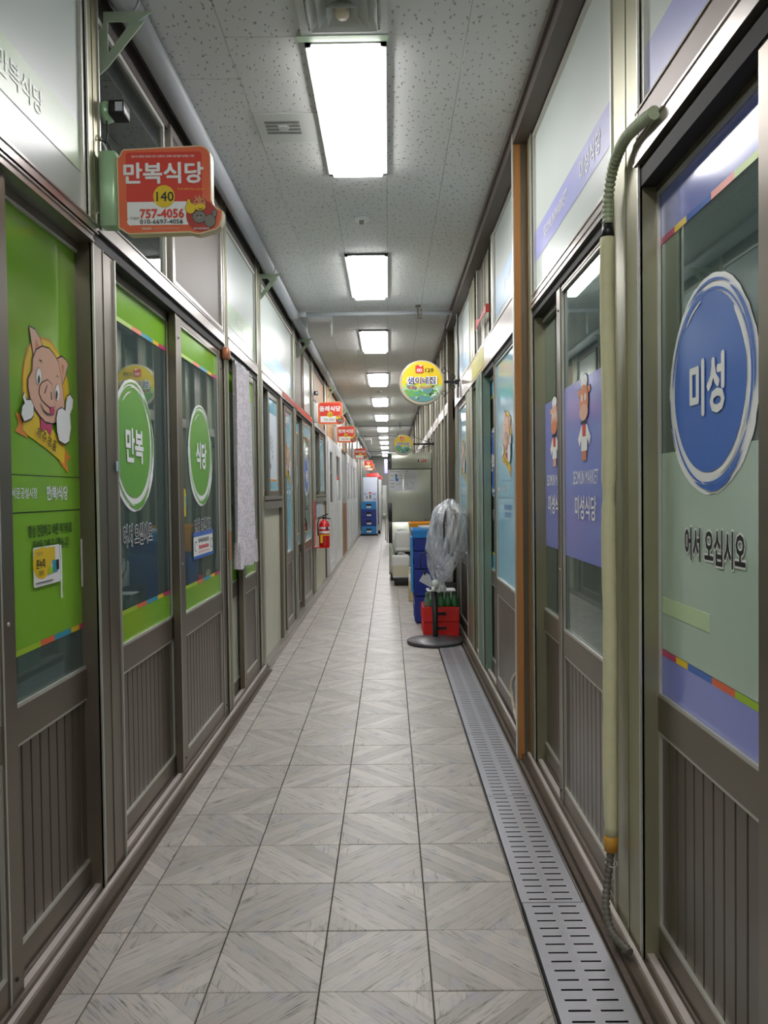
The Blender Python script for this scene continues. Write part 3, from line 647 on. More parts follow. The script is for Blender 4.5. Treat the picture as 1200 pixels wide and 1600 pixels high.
# ---------------- left side
wl = struct('wall_left', (-1.1, 10, 0))
def post(par, sd, W, y0, y1, z0=0., z1=H, m=None, d0=0., d1=.1, fins=True, name='post'):
    b = MB(); m = m or M_post; b.wbox(sd, W, d0+.004, d1, y0, y1, z0, z1, m)
    if fins:
        wd = y1-y0
        for a, c in ((0, .008), (.42, .0), (1, -.008)):
            ya = y0+wd*a if a < 1 else y1-.008
            b.wbox(sd, W, d0-.002, d0+.01, ya, ya+.008, z0, z1, M_bead if a != .42 else m)
        b.wbox(sd, W, d0, d0+.006, y0+.012, y0+wd*.42-.004, z0, z1, m)
    return obj(name, b, par)
def rail(par, sd, W, y0, y1, z0, z1, m=None, d0=-.004, d1=.09, name='header_rail', lip=True):
    b = MB(); b.wbox(sd, W, d0, d1, y0, y1, z0, z1, m or M_head)
    if lip: b.wbox(sd, W, d0-.004, d0+.002, y0, y1, z0, z0+.006, m or M_head); b.wbox(sd, W, d0-.004, d0+.002, y0, y1, z1-.006, z1, m or M_head)
    return obj(name, b, par)
M_rail = mat('worn_bright_rail', (206, 198, 192), .4, .35, noise=.12, nscale=25)
def sill(par, sd, W, y0, y1, dmax=.13):
    b = MB(); b.wbox(sd, W, -.045, dmax, y0, y1, -.012, .028, M_slat); obj('sill', b, par)
    b = MB(); b.wbox(sd, W, .014, .034, y0, y1, .028, .042, M_rail); b.wbox(sd, W, -.02, -.007, y0, y1, .028, .041, M_rail); b.wbox(sd, W, .05, .068, y0, y1, .028, .042, M_rail); obj('door_track', b, par)
    b = MB(); b.wbox(sd, W, -.062, -.045, y0, y1, -.012, .004, M_grime); obj('sealant_strip', b, par)
sill(wl, -1, WL, -2, 5.86)
b = MB(); b.wbox(-1, WL, -.045, .1, 5.86, 38, -.012, .03, M_track); b.wbox(-1, WL, -.03, .1, 5.86, 12.1, .03, .045, M_track); obj('sill', b, wl)
# posts (near to far)
post(wl, -1, WL, -.2, .95, .03, 2.2); post(wl, -1, WL, 2.56, 2.77, 0, 2.14, M_frame); post(wl, -1, WL, 2.545, 2.655, 2.2, H)
post(wl, -1, WL, 4.60, 4.71); post(wl, -1, WL, 5.76, 5.93); post(wl, -1, WL, 6.95, 7.08, 0, 2.2); post(wl, -1, WL, 7.95, 8.14); post(wl, -1, WL, 9.87, 10.1); post(wl, -1, WL, 11.86, 12.15, 0, H, M_wsash)
# mullions of the dark open transom over the green shop
for y0, y1 in ((2.70, 2.73), (3.12, 3.20), (3.26, 3.42), (3.46, 3.50)): post(wl, -1, WL, y0, y1, 2.255, 2.95, M_frame if y1 < 3.3 else M_post, .03, .1, False, 'mullion')
b = MB(); b.wbox(-1, WL, .0, .03, 4.545, 4.572, 2.25, H, M_wood); obj('wooden_strip', b, wl)
# header rails
rail(wl, -1, WL, -.2, 2.56, 2.14, 2.168); rail(wl, -1, WL, -.2, 2.6, 2.176, 2.21); rail(wl, -1, WL, 2.6, 4.60, 2.19, 2.252); rail(wl, -1, WL, 4.71, 5.76, 2.185, 2.255)
rail(wl, -1, WL, 5.93, 7.95, 2.18, 2.245); rail(wl, -1, WL, 8.14, 9.87, 2.18, 2.25); rail(wl, -1, WL, 10.1, 11.86, 2.18, 2.25)
M_redtape = mat('red_header_tape', (196, 72, 60), .5, noise=.15, nscale=12)
b = MB(); b.wbox(-1, WL, -.007, -.003, 7.1, 9.8, 2.195, 2.238, M_redtape); obj('red_tape', b, wl, 'worn red tape along the header')
b = MB(); b.wbox(-1, WL, .005, .14, -.2, 38, 2.145, 2.19, M_dark); obj('track_housing', b, wl)
b = MB(); b.wbox(-1, WL, .09, .11, -.2, 38, 2.19, H, M_dark) if False else None
for y0, y1, lb in ((-.1, 2.545, ''), (4.71, 5.76, ''), (5.93, 7.95, '')): pass
# transoms
def transom(n, sd, W, y0, y1, z0, z1, pane, band=None, txt=None, zb=(2.352, 2.5), m=None, fw=.02, d=.012):
    t = struct('window_%d' % n, (sd*(W+d), (y0+y1)/2, z0)); b = MB(); m = m or M_bead
    for a0, a1, c0, c1 in ((y0, y0+fw, z0, z1), (y1-fw, y1, z0, z1), (y0+fw, y1-fw, z0, z0+fw*.5), (y0+fw, y1-fw, z1-fw, z1)): b.wbox(sd, W, d-.004, d+.03, a0, a1, c0, c1, m)
    obj('window_frame', b, t)
    b = MB(); b.wbox(sd, W, d+.008, d+.013, y0+fw, y1-fw, z0, z1-fw, pane); obj('window_pane', b, t)
    if band:
        x = sd*(W+d+.0072); ua, ub = (y0+fw, y1-fw) if sd == -1 else (-(y1-fw), -(y0+fw))
        p = Print((x, 0, 0), sd); p.rect(ua, ub, zb[0], zb[1], band, 0); p.rect(ua, ub, zb[0]-.0025, zb[0], M_dgrey if sd == -1 else M_lav, 1)
        f = obj('printed_band', p, t)
        q = Print((x, 0, 0), sd)
        for tx, uu, sz, sx in txt or (): q.text(tx, uu, (zb[0]+zb[1])/2, sz, M_white, 3, bold=.01, sx=sx)
        if txt: obj('lettering', q, f)
    return t
transom(1, -1, WL, -.1, 2.545, 2.212, 2.93, M_frost, M_gband, [('만복식당', 2.12, .07, .95), ('SEOMUN MARKET', 1.4, .04, .8)])
transom(2, -1, WL, 4.71, 5.76, 2.26, 2.93, M_frost, M_gband, [('만복식당', 5.2, .07, .95)])
transom(3, -1, WL, 5.93, 7.95, 2.25, 2.93, M_frost, M_bband, [('올레식당', 6.6, .07, .95)])
t3 = transom(4, -1, WL, 2.655, 3.46, 2.255, 2.93, M_dglass)
t3 = transom(5, -1, WL, 3.50, 4.545, 2.258, 2.95, mat('dim_brown_panel', (112, 104, 98), .5, spec=.25), m=M_head, fw=.035, d=-.004)
transom(6, -1, WL, 8.14, 8.9, 2.25, 2.95, MATS['dim_brown_panel'], m=M_frame, fw=.04); transom(7, -1, WL, 9.0, 9.87, 2.25, 2.95, mat('grey_transom', (168, 172, 166), .25), m=M_frame, fw=.04)
transom(8, -1, WL, 10.1, 11.86, 2.25, 2.95, mat('wood_board', (190, 146, 98), .5, noise=.2, nscale=6, stretch=(1, 4, .6)), m=M_frame, fw=.03)
b = MB(); b.wbox(-1, WL, -.01, .02, 12.15, 14.6, 2.2, H, MATS['wood_board']); obj('wood_board', b, wl)
# back-up wall behind everything above the doors, and dim shop interiors
b = MB(); b.wbox(-1, WL, .16, .2, -2.5, 39, 2.15, H, M_dark); b.wbox(-1, WL, 1.9, 1.95, -2.5, 39, 0, H, M_interior); b.wbox(-1, WL, .12, 1.9, -2.5, 39, -.02, 0, M_interior); b.wbox(-1, WL, .2, 1.9, -2.5, 39, 2.6, 2.64, M_interior); obj('shop_interior_shell', b, wl)
b = MB()
for y in (2.7, 4.65, 5.85, 8.05, 10.0, 12.0): b.wbox(-1, WL, .12, 1.9, y-.03, y+.03, 0, 2.6, M_interior)
obj('shop_partitions', b, wl)['kind'] = 'stuff'

leaf(-1, WL, .045, 1.98, 2.71, 'green sliding door leaf with the large cartoon pig print, at the left edge', st_pig, arg=(M_green, .905, '만/복/식/당', True), st=.08)
leaf(-1, WL, .01, .97, 2.0, 'plain glass sliding door leaf cut by the left edge, in front of the pig leaf', None)
leaf(-1, WL, .045, 2.80, 3.68, 'glass sliding door leaf with the large green round logo, next to the pig leaf', st_logo, arg=(M_green, M_green2, '만복', 3.12, 1.515, .26, STRIPE_G, (3.15, 1.165, .078, .74)), st=.075)
leaf(-1, WL, .01, 3.58, 4.59, 'glass sliding door leaf with the second green round logo and a blue-edged notice', st_logo, arg=(M_green, M_green2, '식당', 4.08, 1.52, .26, STRIPE_G, (4.1, 1.155, .078, .74)), st=.1)
leaf(-1, WL, .045, 4.73, 5.30, 'pale mint door leaf behind the left part of the lace curtain', st_plain, arg=(M_green, M_frostdoor), slats=False, st=.06)
leaf(-1, WL, .01, 5.13, 5.75, 'pale mint door leaf to the right of the lace curtain, ribbed panel below', st_plain, arg=(M_green, M_frostdoor), st=.085)
# stickers on the nearest leaves
x = -(WL+.045+.0136)
t = thing('sticker', 'yellow and white square sticker on the pig leaf under the two text lines', 'sticker', (x, 2.3, 1.06))
p = Print((x, 0, 0), -1); p.rrect(2.205, 2.385, 1.062, 1.175, .008, M_white, 8); p.ell(2.262, 1.128, .06, .046, M_yellow, 9); p.rect(2.21, 2.35, 1.13, 1.17, M_yellow, 9); obj('sticker_face', p, t)
p = Print((x, 0, 0), -1); p.text('전통시장', 2.243, 1.156, .012, M_dgrey, 11, sx=.8); p.text('온누리', 2.25, 1.127, .026, M_black, 11, bold=.03, sx=.75); p.text('가맹점', 2.25, 1.1, .014, M_black, 11, sx=.9)
p.rect(2.33, 2.362, 1.095, 1.13, M_teal, 11); p.rect(2.355, 2.372, 1.1, 1.13, M_black, 12); p.rect(2.3, 2.33, 1.092, 1.112, M_yg, 11); p.rect(2.215, 2.33, 1.071, 1.075, M_dgrey, 11); obj('sticker_print', p, t)
for y0, y1, z0, z1, lb in ((2.385, 2.40, 1.01, 1.172, 'thin torn white tape strip right beside the yellow sticker'), (2.545, 2.585, 1.025, 1.18, 'wide torn white tape strip near the right edge of the pig leaf')):
    p = Print((x, 0, 0), -1); n = 10; L_ = [(y0+random.uniform(0, .004), z0+(z1-z0)*i/n) for i in range(n+1)]; R_ = [(y1+random.uniform(-.004, 0), z0+(z1-z0)*i/n) for i in range(n+1)]
    p.poly(L_+R_[::-1], M_white, 8); tag(obj('tape_strip', p), lb, 'tape', 'torn tape strips on the pig leaf')
x = -(WL+.01+.0136)
t = thing('notice', 'white notice with blue top and foot strips under the second welcome lettering', 'notice', (x, 4.1, 1.0))
p = Print((x, 0, 0), -1); p.rect(3.88, 4.3, 1.0, 1.125, M_white, 7); p.rect(3.88, 4.31, 1.108, 1.13, M_logo_blue, 8); p.rect(3.88, 4.31, .995, 1.012, M_logo_blue, 8); obj('notice_sheet', p, t)
p = Print((x, 0, 0), -1); [p.rect(3.975+.034*i, 3.998+.034*i, 1.075+.004*(i % 2), 1.097, M_dgrey, 10) for i in range(7)]; [p.rect(3.99+.036*i, 4.014+.036*i, 1.043, 1.063-.004*(i % 2), M_red, 10) for i in range(6)]
for u in (3.92, 4.265): p.arc(u, 1.06, .024, .006, 0, 300, M_black, 10, 16)
p.rect(3.97, 4.22, 1.026, 1.029, M_red, 10); obj('notice_print', p, t)
p = Print((x, 0, 0), -1); p.poly([(3.69, 1.22), (3.745, 1.215), (3.75, 1.25), (3.76, 1.3), (3.745, 1.345), (3.695, 1.355)], M_yellow, 7); p.poly([(3.74, 1.24), (3.758, 1.27), (3.757, 1.32), (3.735, 1.31)], M_teal, 8); tag(obj('sticker', p), 'small torn yellow sticker left of the second green logo', 'sticker')
p = Print((-(WL-.0028), 0, 0), -1); p.rect(2.735, 2.757, 1.405, 1.44, mat('pale_blue_tag', (170, 200, 226), .4), 0); tag(obj('sticker', p), 'tiny pale blue label on the post right of the pig leaf', 'sticker')

# ---- cream panel bay with a sliding window above it (between the curtain and the blue shop)
def cream_bay(n, y0, y1, lab, style2=True):
    t = struct('window_%d' % n, (-WL, (y0+y1)/2, 0))
    b = MB(); b.wbox(-1, WL, .02, .035, y0, y1, .045, 1.2, M_cream); obj('lower_panel', b, t)
    m_ = n_ = max(6, int((y1-y0)/.055))
    b = MB()
    for i in range(1, m_): b.wbox(-1, WL, .0185, .0205, y0+(y1-y0)*i/m_, y0+(y1-y0)*i/m_+.003, .06, 1.2, M_cream)
    obj('panel_ribs', b, t)['kind'] = 'stuff'
    b = MB(); b.wbox(-1, WL, -.01, .06, y0, y1, 1.2, 1.262, M_track); obj('ledge_rail', b, t)
    b = MB(); b.wbox(-1, WL, -.015, .06, y0, y1, 1.27, 1.3, M_track); obj('window_sill', b, t)
    b = MB(); b.wbox(-1, WL, -.006, .03, y0, y0+.03, .045, 2.18, M_bead); b.wbox(-1, WL, -.006, .03, y1-.03, y1, .045, 2.18, M_frame); obj('side_frame', b, t)
    return t
cream_bay(9, 5.93, 6.95, ''); cream_bay(10, 10.1, 11.86, '')
def st_bluef(sd, x, ua, ub, za, zb, t, arg):
    film(sd, x, t, lambda p: p.rect(ua, ub, za, zb, M_blue, 0))
def st_menu(sd, x, ua, ub, za, zb, t, arg):
    f = film(sd, x, t, lambda p: (p.rect(ua, ub, za, zb, M_blue, 0), p.rect(ua, ub, 1.44, 1.985, mat('pale_menu_sheet', (214, 224, 236), .3), 1), p.rect(ua, ub, 1.425, 1.44, M_orange, 1)))
    p = Print((x, 0, 0), sd)
    for j, (tx, sz) in enumerate((('제주', .035), ('흑돼지', .035), ('순대국밥', .03))):
        for i, ch in enumerate(tx): p.text(ch, ua+.05+.075*j, 1.8-.045*i-.02*j, sz, M_black, 4, bold=.02, sx=1.2)
    p.text('메뉴', ua+.06, 1.55, .06, M_black, 4, bold=.03, sx=1.1); obj('lettering', p, f)
leaf(-1, WL, .045, 5.97, 6.45, 'plain blue sliding window sash above the cream panel, left half', st_bluef, z0=1.3, zm=(1.302, 1.34), zb=1.301, slats=False, st=.05, name='window', cat='window sash')
leaf(-1, WL, .01, 6.3, 6.92, 'blue sliding window sash with a pale menu sheet above the cream panel', st_menu, z0=1.3, zm=(1.302, 1.34), zb=1.301, slats=False, st=.075, name='window', cat='window sash')
leaf(-1, WL, .045, 10.15, 11.1, 'blue sliding window sash above the fire extinguisher, left half', st_bluef, z0=1.3, zm=(1.302, 1.34), zb=1.301, slats=False, st=.06, name='window', cat='window sash')
leaf(-1, WL, .01, 10.95, 11.82, 'blue sliding window sash above the fire extinguisher, right half', st_bluef, z0=1.3, zm=(1.302, 1.34), zb=1.301, slats=False, st=.1, name='window', cat='window sash')
# ---- blue shop doors, left
leaf(-1, WL, .045, 7.09, 7.5, 'narrow dark door leaf half hidden behind the far blue pig leaf', None, st=.06)
leaf(-1, WL, .01, 7.3, 7.93, 'far left sky blue door leaf with a small pig print', st_pig, arg=(M_blue, .76, '올레식당', False), st=.09)
leaf(-1, WL, .045, 8.15, 8.9, 'narrow glass door leaf with a blue foot band, right of the far pig leaf', st_logo, arg=(M_blue, M_logo_blue, '올레', 8.5, 1.52, .2, STRIPE_G, None), st=.08)
leaf(-1, WL, .01, 8.8, 9.85, 'far glass door leaf with a blue round logo, left of the fire extinguisher', st_logo, arg=(M_blue, M_logo_blue, '식당', 9.3, 1.52, .255, STRIPE_G, (9.3, 1.15, .07, .7)), st=.13)
# ---- white sash doors farther on
ls = ['first tall white door leaf past the fire extinguisher', 'second tall white door leaf, left of the brown wood panel', 'third white door leaf, past the brown wood panel', 'fourth white door leaf beyond the wood panel', 'fifth white door leaf beyond the wood panel', 'sixth white door leaf, near the far white fridge']
for i, (y0, y1) in enumerate(((12.2, 13.7), (13.75, 15.5), (17.6, 19.0), (19.05, 20.4), (20.45, 21.9), (21.95, 23.4))):
    leaf(-1, WL-.015, .0, y0, y1, ls[i], None, M=M_wsash, st=.36, slats=False, pane=glass('grey_sash_glass', (190, 196, 200), .08), zm=(1.02, 1.16), zb=.2, zt=2.12, zg=2.0, group='white sash doors on the left')
b = MB(); b.wbox(-1, WL, -.012, .05, 12.15, 15.6, 2.12, 2.2, M_wsash); b.wbox(-1, WL, -.012, .05, 17.5, 23.5, 2.12, 2.2, M_wsash); b.wbox(-1, WL, -.012, .05, 15.5, 15.75, 0, H, M_wsash); obj('white_header', b, wl)
b = MB(); b.wbox(-1, WL, 0, .03, 15.75, 17.5, 0, 1.1, mat('brown_wood_panel', (150, 104, 62), .5, noise=.2, nscale=5, stretch=(1, 4, .5))); b.wbox(-1, WL, 0, .03, 16.2, 17.5, 2.2, H, MATS['wood_board']); obj('wood_panel', b, wl)
b = MB(); b.wbox(-1, WL, .01, .03, 15.75, 17.5, 1.1, 2.2, MATS['grey_transom']); b.wbox(-1, WL, .0, .03, 14.6, 16.2, 2.2, H, MATS['grey_transom']); b.wbox(-1, WL, .0, .03, 17.5, 38, 2.2, H, MATS['grey_transom']); b.wbox(-1, WL, .0, .03, 23.5, 38, 0, 2.2, MATS['grey_transom']); obj('plain_wall_panel', b, wl)
for y in (17.5, 19.0, 20.5, 23.6, 26, 28.5, 31, 34): post(wl, -1, WL, y, y+.14, 2.2 if y < 23 else 0, H, M_frame, -.02)

# ---------------- right side
wr = struct('wall_right', (.8, 10, 0))
sill(wr, 1, WR, -2, 8.0)
b = MB(); b.wbox(1, WR-.02, -.03, .1, 8.5, 38, -.012, .035, M_track); obj('sill', b, wr)
post(wr, 1, WR, 2.14, 2.40, 0, H, None, 0, .1); post(wr, 1, WR, .2, .6, 0, H); b = MB()
post(wr, 1, WR, 3.72, 3.86, 0, H); post(wr, 1, WR, 3.885, 4.12, 0, H, M_frame, .02)
b = MB(); b.wbox(1, WR, -.065, .03, 3.835, 3.862, 0, H, M_wood); b.wbox(1, WR, -.067, -.062, 3.833, 3.866, 0, H, M_bead); obj('wooden_trim_strip', b, wr, 'long thin orange-brown wooden strip, floor to ceiling')
b = MB(); b.wbox(1, WR, -.03, -.005, 3.825, 3.84, 0, H, M_frame); obj('trim_edge', b, wr)
rail(wr, 1, WR, .6, 2.16, 2.19, 2.25); rail(wr, 1, WR, .6, 2.16, 2.25, 2.335, mat('mauve_steel', (140, 130, 124), .5, .5, noise=.1, nscale=6), 0, .09)
rail(wr, 1, WR, 2.40, 3.72, 2.165, 2.195); rail(wr, 1, WR, 2.40, 3.72, 2.2, 2.235, None, .004); rail(wr, 1, WR, 3.866, 8.0, 2.17, 2.36)
b = MB(); b.wbox(1, WR, .005, .14, -.2, 8.0, 2.13, 2.175, M_dark); obj('track_housing', b, wr)
b = MB(); b.wbox(1, WR, -.0055, -.0035, 5.55, 6.35, 2.2, 2.345, mat('yellowed_tape', (190, 184, 104), .5, noise=.2, nscale=20)); obj('yellowed_tape', b, wr, 'yellowed tape on the steel header')
post(wr, 1, WR, 5.12, 5.2, 2.36, H, M_bead, .0, .08, False, 'mullion'); post(wr, 1, WR, 5.45, 5.62, 2.36, H, M_post, .02, .08); post(wr, 1, WR, 5.68, 5.95, 2.36, H, M_frame, .02, .08); post(wr, 1, WR, 5.98, 6.02, 2.36, H, M_bead, -.004, .08, False, 'mullion'); post(wr, 1, WR, 6.15, 6.55, 2.36, H)
transom(11, 1, WR, .6, 2.14, 2.34, 2.98, M_frost, M_band, [('미성식당', -1.55, .075, .95)], zb=(2.365, 2.5))
transom(12, 1, WR, 2.40, 3.72, 2.24, 2.98, M_frost, M_band, [('SEOMUN', -3.40, .05, .8), ('MARKET', -3.17, .05, .8), ('미성식당', -2.72, .075, .95)], zb=(2.388, 2.525))
transom(13, 1, WR, 4.12, 5.12, 2.375, 2.98, M_frost, M_bband, [('샘이네집', -4.6, .07, .95)], zb=(2.43, 2.66))
transom(14, 1, WR, 6.55, 7.75, 2.375, 2.98, M_frost, M_bband, [('샘이네집', -7.1, .07, .95)], zb=(2.43, 2.62))
post(wr, 1, WR, 4.86, 4.98, 0, 2.17, M_frame) if False else None
DL = leaf(1, WR, .045, 1.40, 2.20, 'large glass door leaf with the big blue round logo and a mint sheet behind it', st_logo, arg=(M_purple, M_logo_blue, '미성', -1.82, 1.555, .25, STRIPE_P, (-1.80, 1.185, .078, .68)), st=.055)
b = MB(); b.wbox(1, WR, .0575, .0588, 1.82, 2.13, .985, 1.028, mat('pale_green_bar', (200, 224, 178), .4)); obj('cross_bar', b, DL, 'pale green bar across the mint sheet')
leaf(1, WR, .01, .6, 1.475, 'door leaf cut by the right edge, in front of the blue logo leaf', None, st=.1, zt=2.15)
leaf(1, WR, .01, 2.40, 3.225, 'glass door leaf with a lavender poster of the brown cook, beside the padded pipe', st_purple, arg=(False, -2.83), st=.07)
leaf(1, WR, .045, 3.16, 3.86, 'farther glass door leaf with a lavender poster of the pink cook', st_purple, arg=(True, -3.5), st=.07)
leaf(1, WR, .005, 4.12, 5.12, 'sky blue door leaf with a pig print, just past the wooden strip', st_pig, arg=(M_blue, .76, '샘이네집', True), zt=2.17, zg=2.13, st=.045)
leaf(1, WR, .045, 5.0, 5.85, 'glass door leaf with blue logo behind the pig leaf on the right', st_logo, arg=(M_blue, M_logo_blue, '샘이', -5.55, 1.52, .24, STRIPE_G, (-5.5, 1.15, .07, .6)), st=.07)
leaf(1, WR, .0, 5.66, 6.02, 'teal framed narrow post leaf standing out on the right wall', None, st=.14, M=mat('teal_post', (130, 158, 142), .4, .5)) if False else None
post(wr, 1, WR, 5.64, 5.98, .03, 2.17, mat('teal_post', (128, 152, 136), .42, .4), -.012, .05)
leaf(1, WR, .045, 5.95, 6.62, 'second glass door leaf with blue logo, right of the fan', st_logo, arg=(M_blue, M_logo_blue, '네집', -6.3, 1.52, .24, STRIPE_G, (-6.3, 1.15, .07, .6)), st=.06)
post(wr, 1, WR, 6.36, 6.86, .03, 2.17, M_post, -.004, .05)
leaf(1, WR, .005, 6.86, 7.78, 'far right sky blue door leaf with a pig print, behind the bagged fan', st_pig, arg=(M_blue, .76, '샘이네집', False), st=.06)
post(wr, 1, WR, 7.78, 8.0, 0, H)
# recessed glass facing the corridor's near end
b = MB(); b.box(.64, .69, 8.42, 8.5, 0, H, M_frame); b.box(.78, .82, 8.42, 8.5, 0, H, M_post); b.box(.69, .78, 8.42, 8.5, 1.62, 1.66, M_frame); b.box(.69, .78, 8.42, 8.5, 0, .9, M_frame); b.box(.69, .78, 8.42, 8.5, 2.9, H, M_frame); obj('recess_frame', b, wr)
b = MB(); b.box(.69, .78, 8.455, 8.459, .9, 1.62, M_mint); b.box(.69, .78, 8.455, 8.459, 1.66, 2.9, glass('reflective_glass', (150, 165, 160), .55, .02)); obj('recess_pane', b, wr)
b = MB(); b.box(.80, .84, 8.0, 8.42, 0, H, M_frame); obj('recess_side', b, wr)
# farther right wall: posts, panes and header above and behind the fridge
M_rpane = mat('pale_far_pane', (176, 190, 176), .14, spec=.6)
b = MB(); b.wbox(1, WR-.02, .05, .08, 8.5, 39, 0, H, M_rpane); obj('far_pane_wall', b, wr)
b = MB(); b.wbox(1, WR-.02, -.02, .05, 8.5, 39, 2.17, 2.28, M_head); obj('header_rail', b, wr)
yy = 8.5
for i, (a, wd) in enumerate(((8.5, .18), (8.95, .1), (9.5, .24), (10.1, .12), (10.6, .3), (11.3, .14), (11.9, .4), (12.9, .2), (13.6, .4), (14.8, .25), (15.8, .5), (17.2, .3), (18.5, .5), (20.2, .5), (22, .5), (24, .6), (26.5, .6), (29, .8), (32, .8), (35, .8))):
    post(wr, 1, WR-.02, a, a+wd, 0, H, (M_post, M_frame, mat('tan_post', (176, 162, 144), .4, .4))[i % 3], -.015-.006*(i % 2), .06)
b = MB(); b.wbox(1, WR, 1.9, 1.95, -2.5, 39, 0, H, M_interior); b.wbox(1, WR, .12, 1.9, -2.5, 39, -.02, 0, M_interior); b.wbox(1, WR, .2, 1.9, -2.5, 39, 2.6, 2.64, M_interior); b.wbox(1, WR, .16, .2, -2.5, 8.42, 2.15, H, M_dark)
for y in (2.27, 3.86, 8.3): b.wbox(1, WR, .12, 1.9, y-.03, y+.03, 0, 2.6, M_interior)
obj('shop_interior_shell', b, wr)
# ends of the corridor
b = MB(); b.box(-1.3, 1.0, 38.6, 38.7, -.05, H+.05, mat('far_end_wall', (150, 150, 148), .6)); obj('wall_back', b)['kind'] = 'structure'
b = MB(); b.box(-1.3, 1.0, -3.1, -3.0, -.05, H+.05, MATS['far_end_wall']); obj('wall_front', b)['kind'] = 'structure'

# ================================================================ HANGING SIGNS
def shop_sign(y, name, num, tel, mob, lab, boxm, dim=False):
    x0, z0, k = -.885, 2.183, .000338
    t = thing('hanging_sign', lab, 'sign', (-.9, y, z0), 'orange shop signs sticking out from the left wall')
    b = MB(); b.rbox(-.945, -.885, y-.012, y+.045, z0+.025, z0+.272, .012, boxm, 3); obj('sign_bracket_box', b, t)
    b = MB(); b.tube([(-.95, y+.02, z0+.32), (-.915, y+.0, z0+.3), (-.9, y+.01, z0+.272)], .003, M_black, 6); b.tube([(-.95, y+.02, z0+.335), (-.925, y+.01, z0+.29), (-.92, y+.01, z0+.272)], .003, M_wplas, 6); obj('sign_cable', b, t)
    O = [(150, 130), (165, 95), (190, 72), (560, 57), (930, 45), (975, 55), (1010, 80), (1033, 115), (1040, 160), (1040, 570), (1060, 620), (1100, 655), (1150, 680), (1140, 760), (1120, 820), (1085, 858), (1000, 880), (920, 902), (870, 898), (830, 883), (230, 895), (195, 880), (165, 850), (125, 830), (120, 160)]
    U = lambda q: ((q[0]-120)*k, (895-q[1])*k)
    def off(P, d):
        cx, cy = 600, 470; out = []
        n = len(P)
        for i in range(n):
            a, b_, c = P[i-1], P[i], P[(i+1) % n]; tx, ty = c[0]-a[0], c[1]-a[1]; l = math.hypot(tx, ty); out.append((b_[0]-ty/l*d, b_[1]+tx/l*d))
        return out
    b = MB(); pts = [U(q) for q in O]; b.rings([[(x0+u, yy, z0+v) for u, v in pts] for yy in (y+.04, y)], mat('cream_sign_edge', (232, 214, 170), .4), smooth=False); obj('sign_body', b, t)
    p = Print((x0, y-.0005, z0), 0); s_ = lambda v: v*k; m_or = M_oran; m_wh = M_white
    p.poly([U(q) for q in off(O, 11)], m_or, 0); p.rrect(s_(90), s_(830), s_(300), s_(790), s_(30), M_red, 1)
    p.rect(s_(95), s_(690), s_(150), s_(310), m_wh, 2); p.rect(s_(130), s_(690), s_(85), s_(150), m_wh, 2); p.ell(s_(130), s_(120), s_(38), s_(38), m_wh, 2)
    p.ell(s_(458), s_(360), s_(105), s_(108), M_yellow, 4)
    p.ell(s_(820), s_(170), s_(150), s_(150), mat('dark_red_print', (186, 60, 46), .4), 4)
    e = lambda a, c, d, f, m, kk: p.ell(s_(a), s_(c), s_(d), s_(f), m, kk, 20)
    for aa, cc, dd, ff, m in ((805, 285, 62, 60, M_skin2), (715, 240, 48, 52, M_yellow), (700, 300, 18, 30, M_yellow), (810, 250, 55, 32, M_yellow), (800, 155, 65, 58, M_dgrey), (905, 115, 52, 60, M_dgrey), (950, 190, 22, 34, M_dgrey)):
        e(aa, cc, dd+5, ff+5, M_black, 5); e(aa, cc, dd, ff, m, 6)
    for aa, cc in ((775, 300), (835, 305)): e(aa, cc, 9, 8, M_black, 8)
    for aa, cc in ((785, 165), (815, 165)): e(aa, cc, 7, 9, M_dark, 8)
    e(800, 150, 26, 16, mat('snout_grey', (150, 140, 134), .4), 7); p.arc(s_(815), s_(255), s_(26), s_(6), 200, 340, M_black, 8, 10)
    for aa, cc in ((770, 348), (805, 356), (845, 350)): p.poly([(s_(aa-14), s_(cc-14)), (s_(aa+14), s_(cc-14)), (s_(aa), s_(cc+18))], M_skin2, 7)
    f = obj('sign_face', p, t)
    q = Print((x0, y-.0005, z0), 0)
    q.text(name, s_(452), s_(585), s_(196), M_white, 5, bold=.03, sx=1.); q.text(num, s_(458), s_(357), s_(92), M_black, 6, bold=.01, sx=1.)
    if mob:
        q.text(tel, s_(435), s_(193), s_(84), M_red, 6, bold=.03, sx=.95); q.text(mob, s_(430), s_(115), s_(42), M_black, 6, bold=.012, sx=1.15); q.text('T.064', s_(165), s_(150), s_(24), M_black, 6)
        q.text('제주의 독특한 문화와 멋이 공존하고 언제나 즐거움이 넘치는 시장!', s_(455), s_(745), s_(24), M_white, 6, bold=.01, sx=.86); q.text('주소로 함께 더하는 도심시장', s_(720), s_(425), s_(22), M_yellow, 6, sx=.9, rot=-.03)
        q.text('제주서문공설시장', s_(820), s_(42), s_(22), M_white, 7, bold=.01, sx=.9); q.rect(s_(235), s_(330), s_(38), s_(62), M_skin, 4); q.rect(s_(345), s_(600), s_(46), s_(52), M_skin, 4)
    else: q.text(tel, s_(420), s_(180), s_(80), M_dgrey, 6, bold=.02, sx=.95)
    obj('lettering', q, f, 'Korean shop name and phone number')
M_sgreen = mat('mint_sign_box', (178, 216, 172), .3, .3)
shop_sign(2.62, '만복식당', '140', '757-4056', '010-6697-4056', 'orange hanging sign with number 140, nearest on the left wall', M_sgreen)
shop_sign(9.95, '올레식당', '135', '725-2422', None, 'red hanging sign with number 135, second along the left wall', M_wplas)
shop_sign(13.6, '평화식당', '133', '758-2487', None, 'third hanging sign along the left wall, partly behind the pipe brackets', M_wplas)
shop_sign(20.4, '덕자식당', '', '', None, 'small fourth hanging sign on the left, above the far white doors', M_wplas)
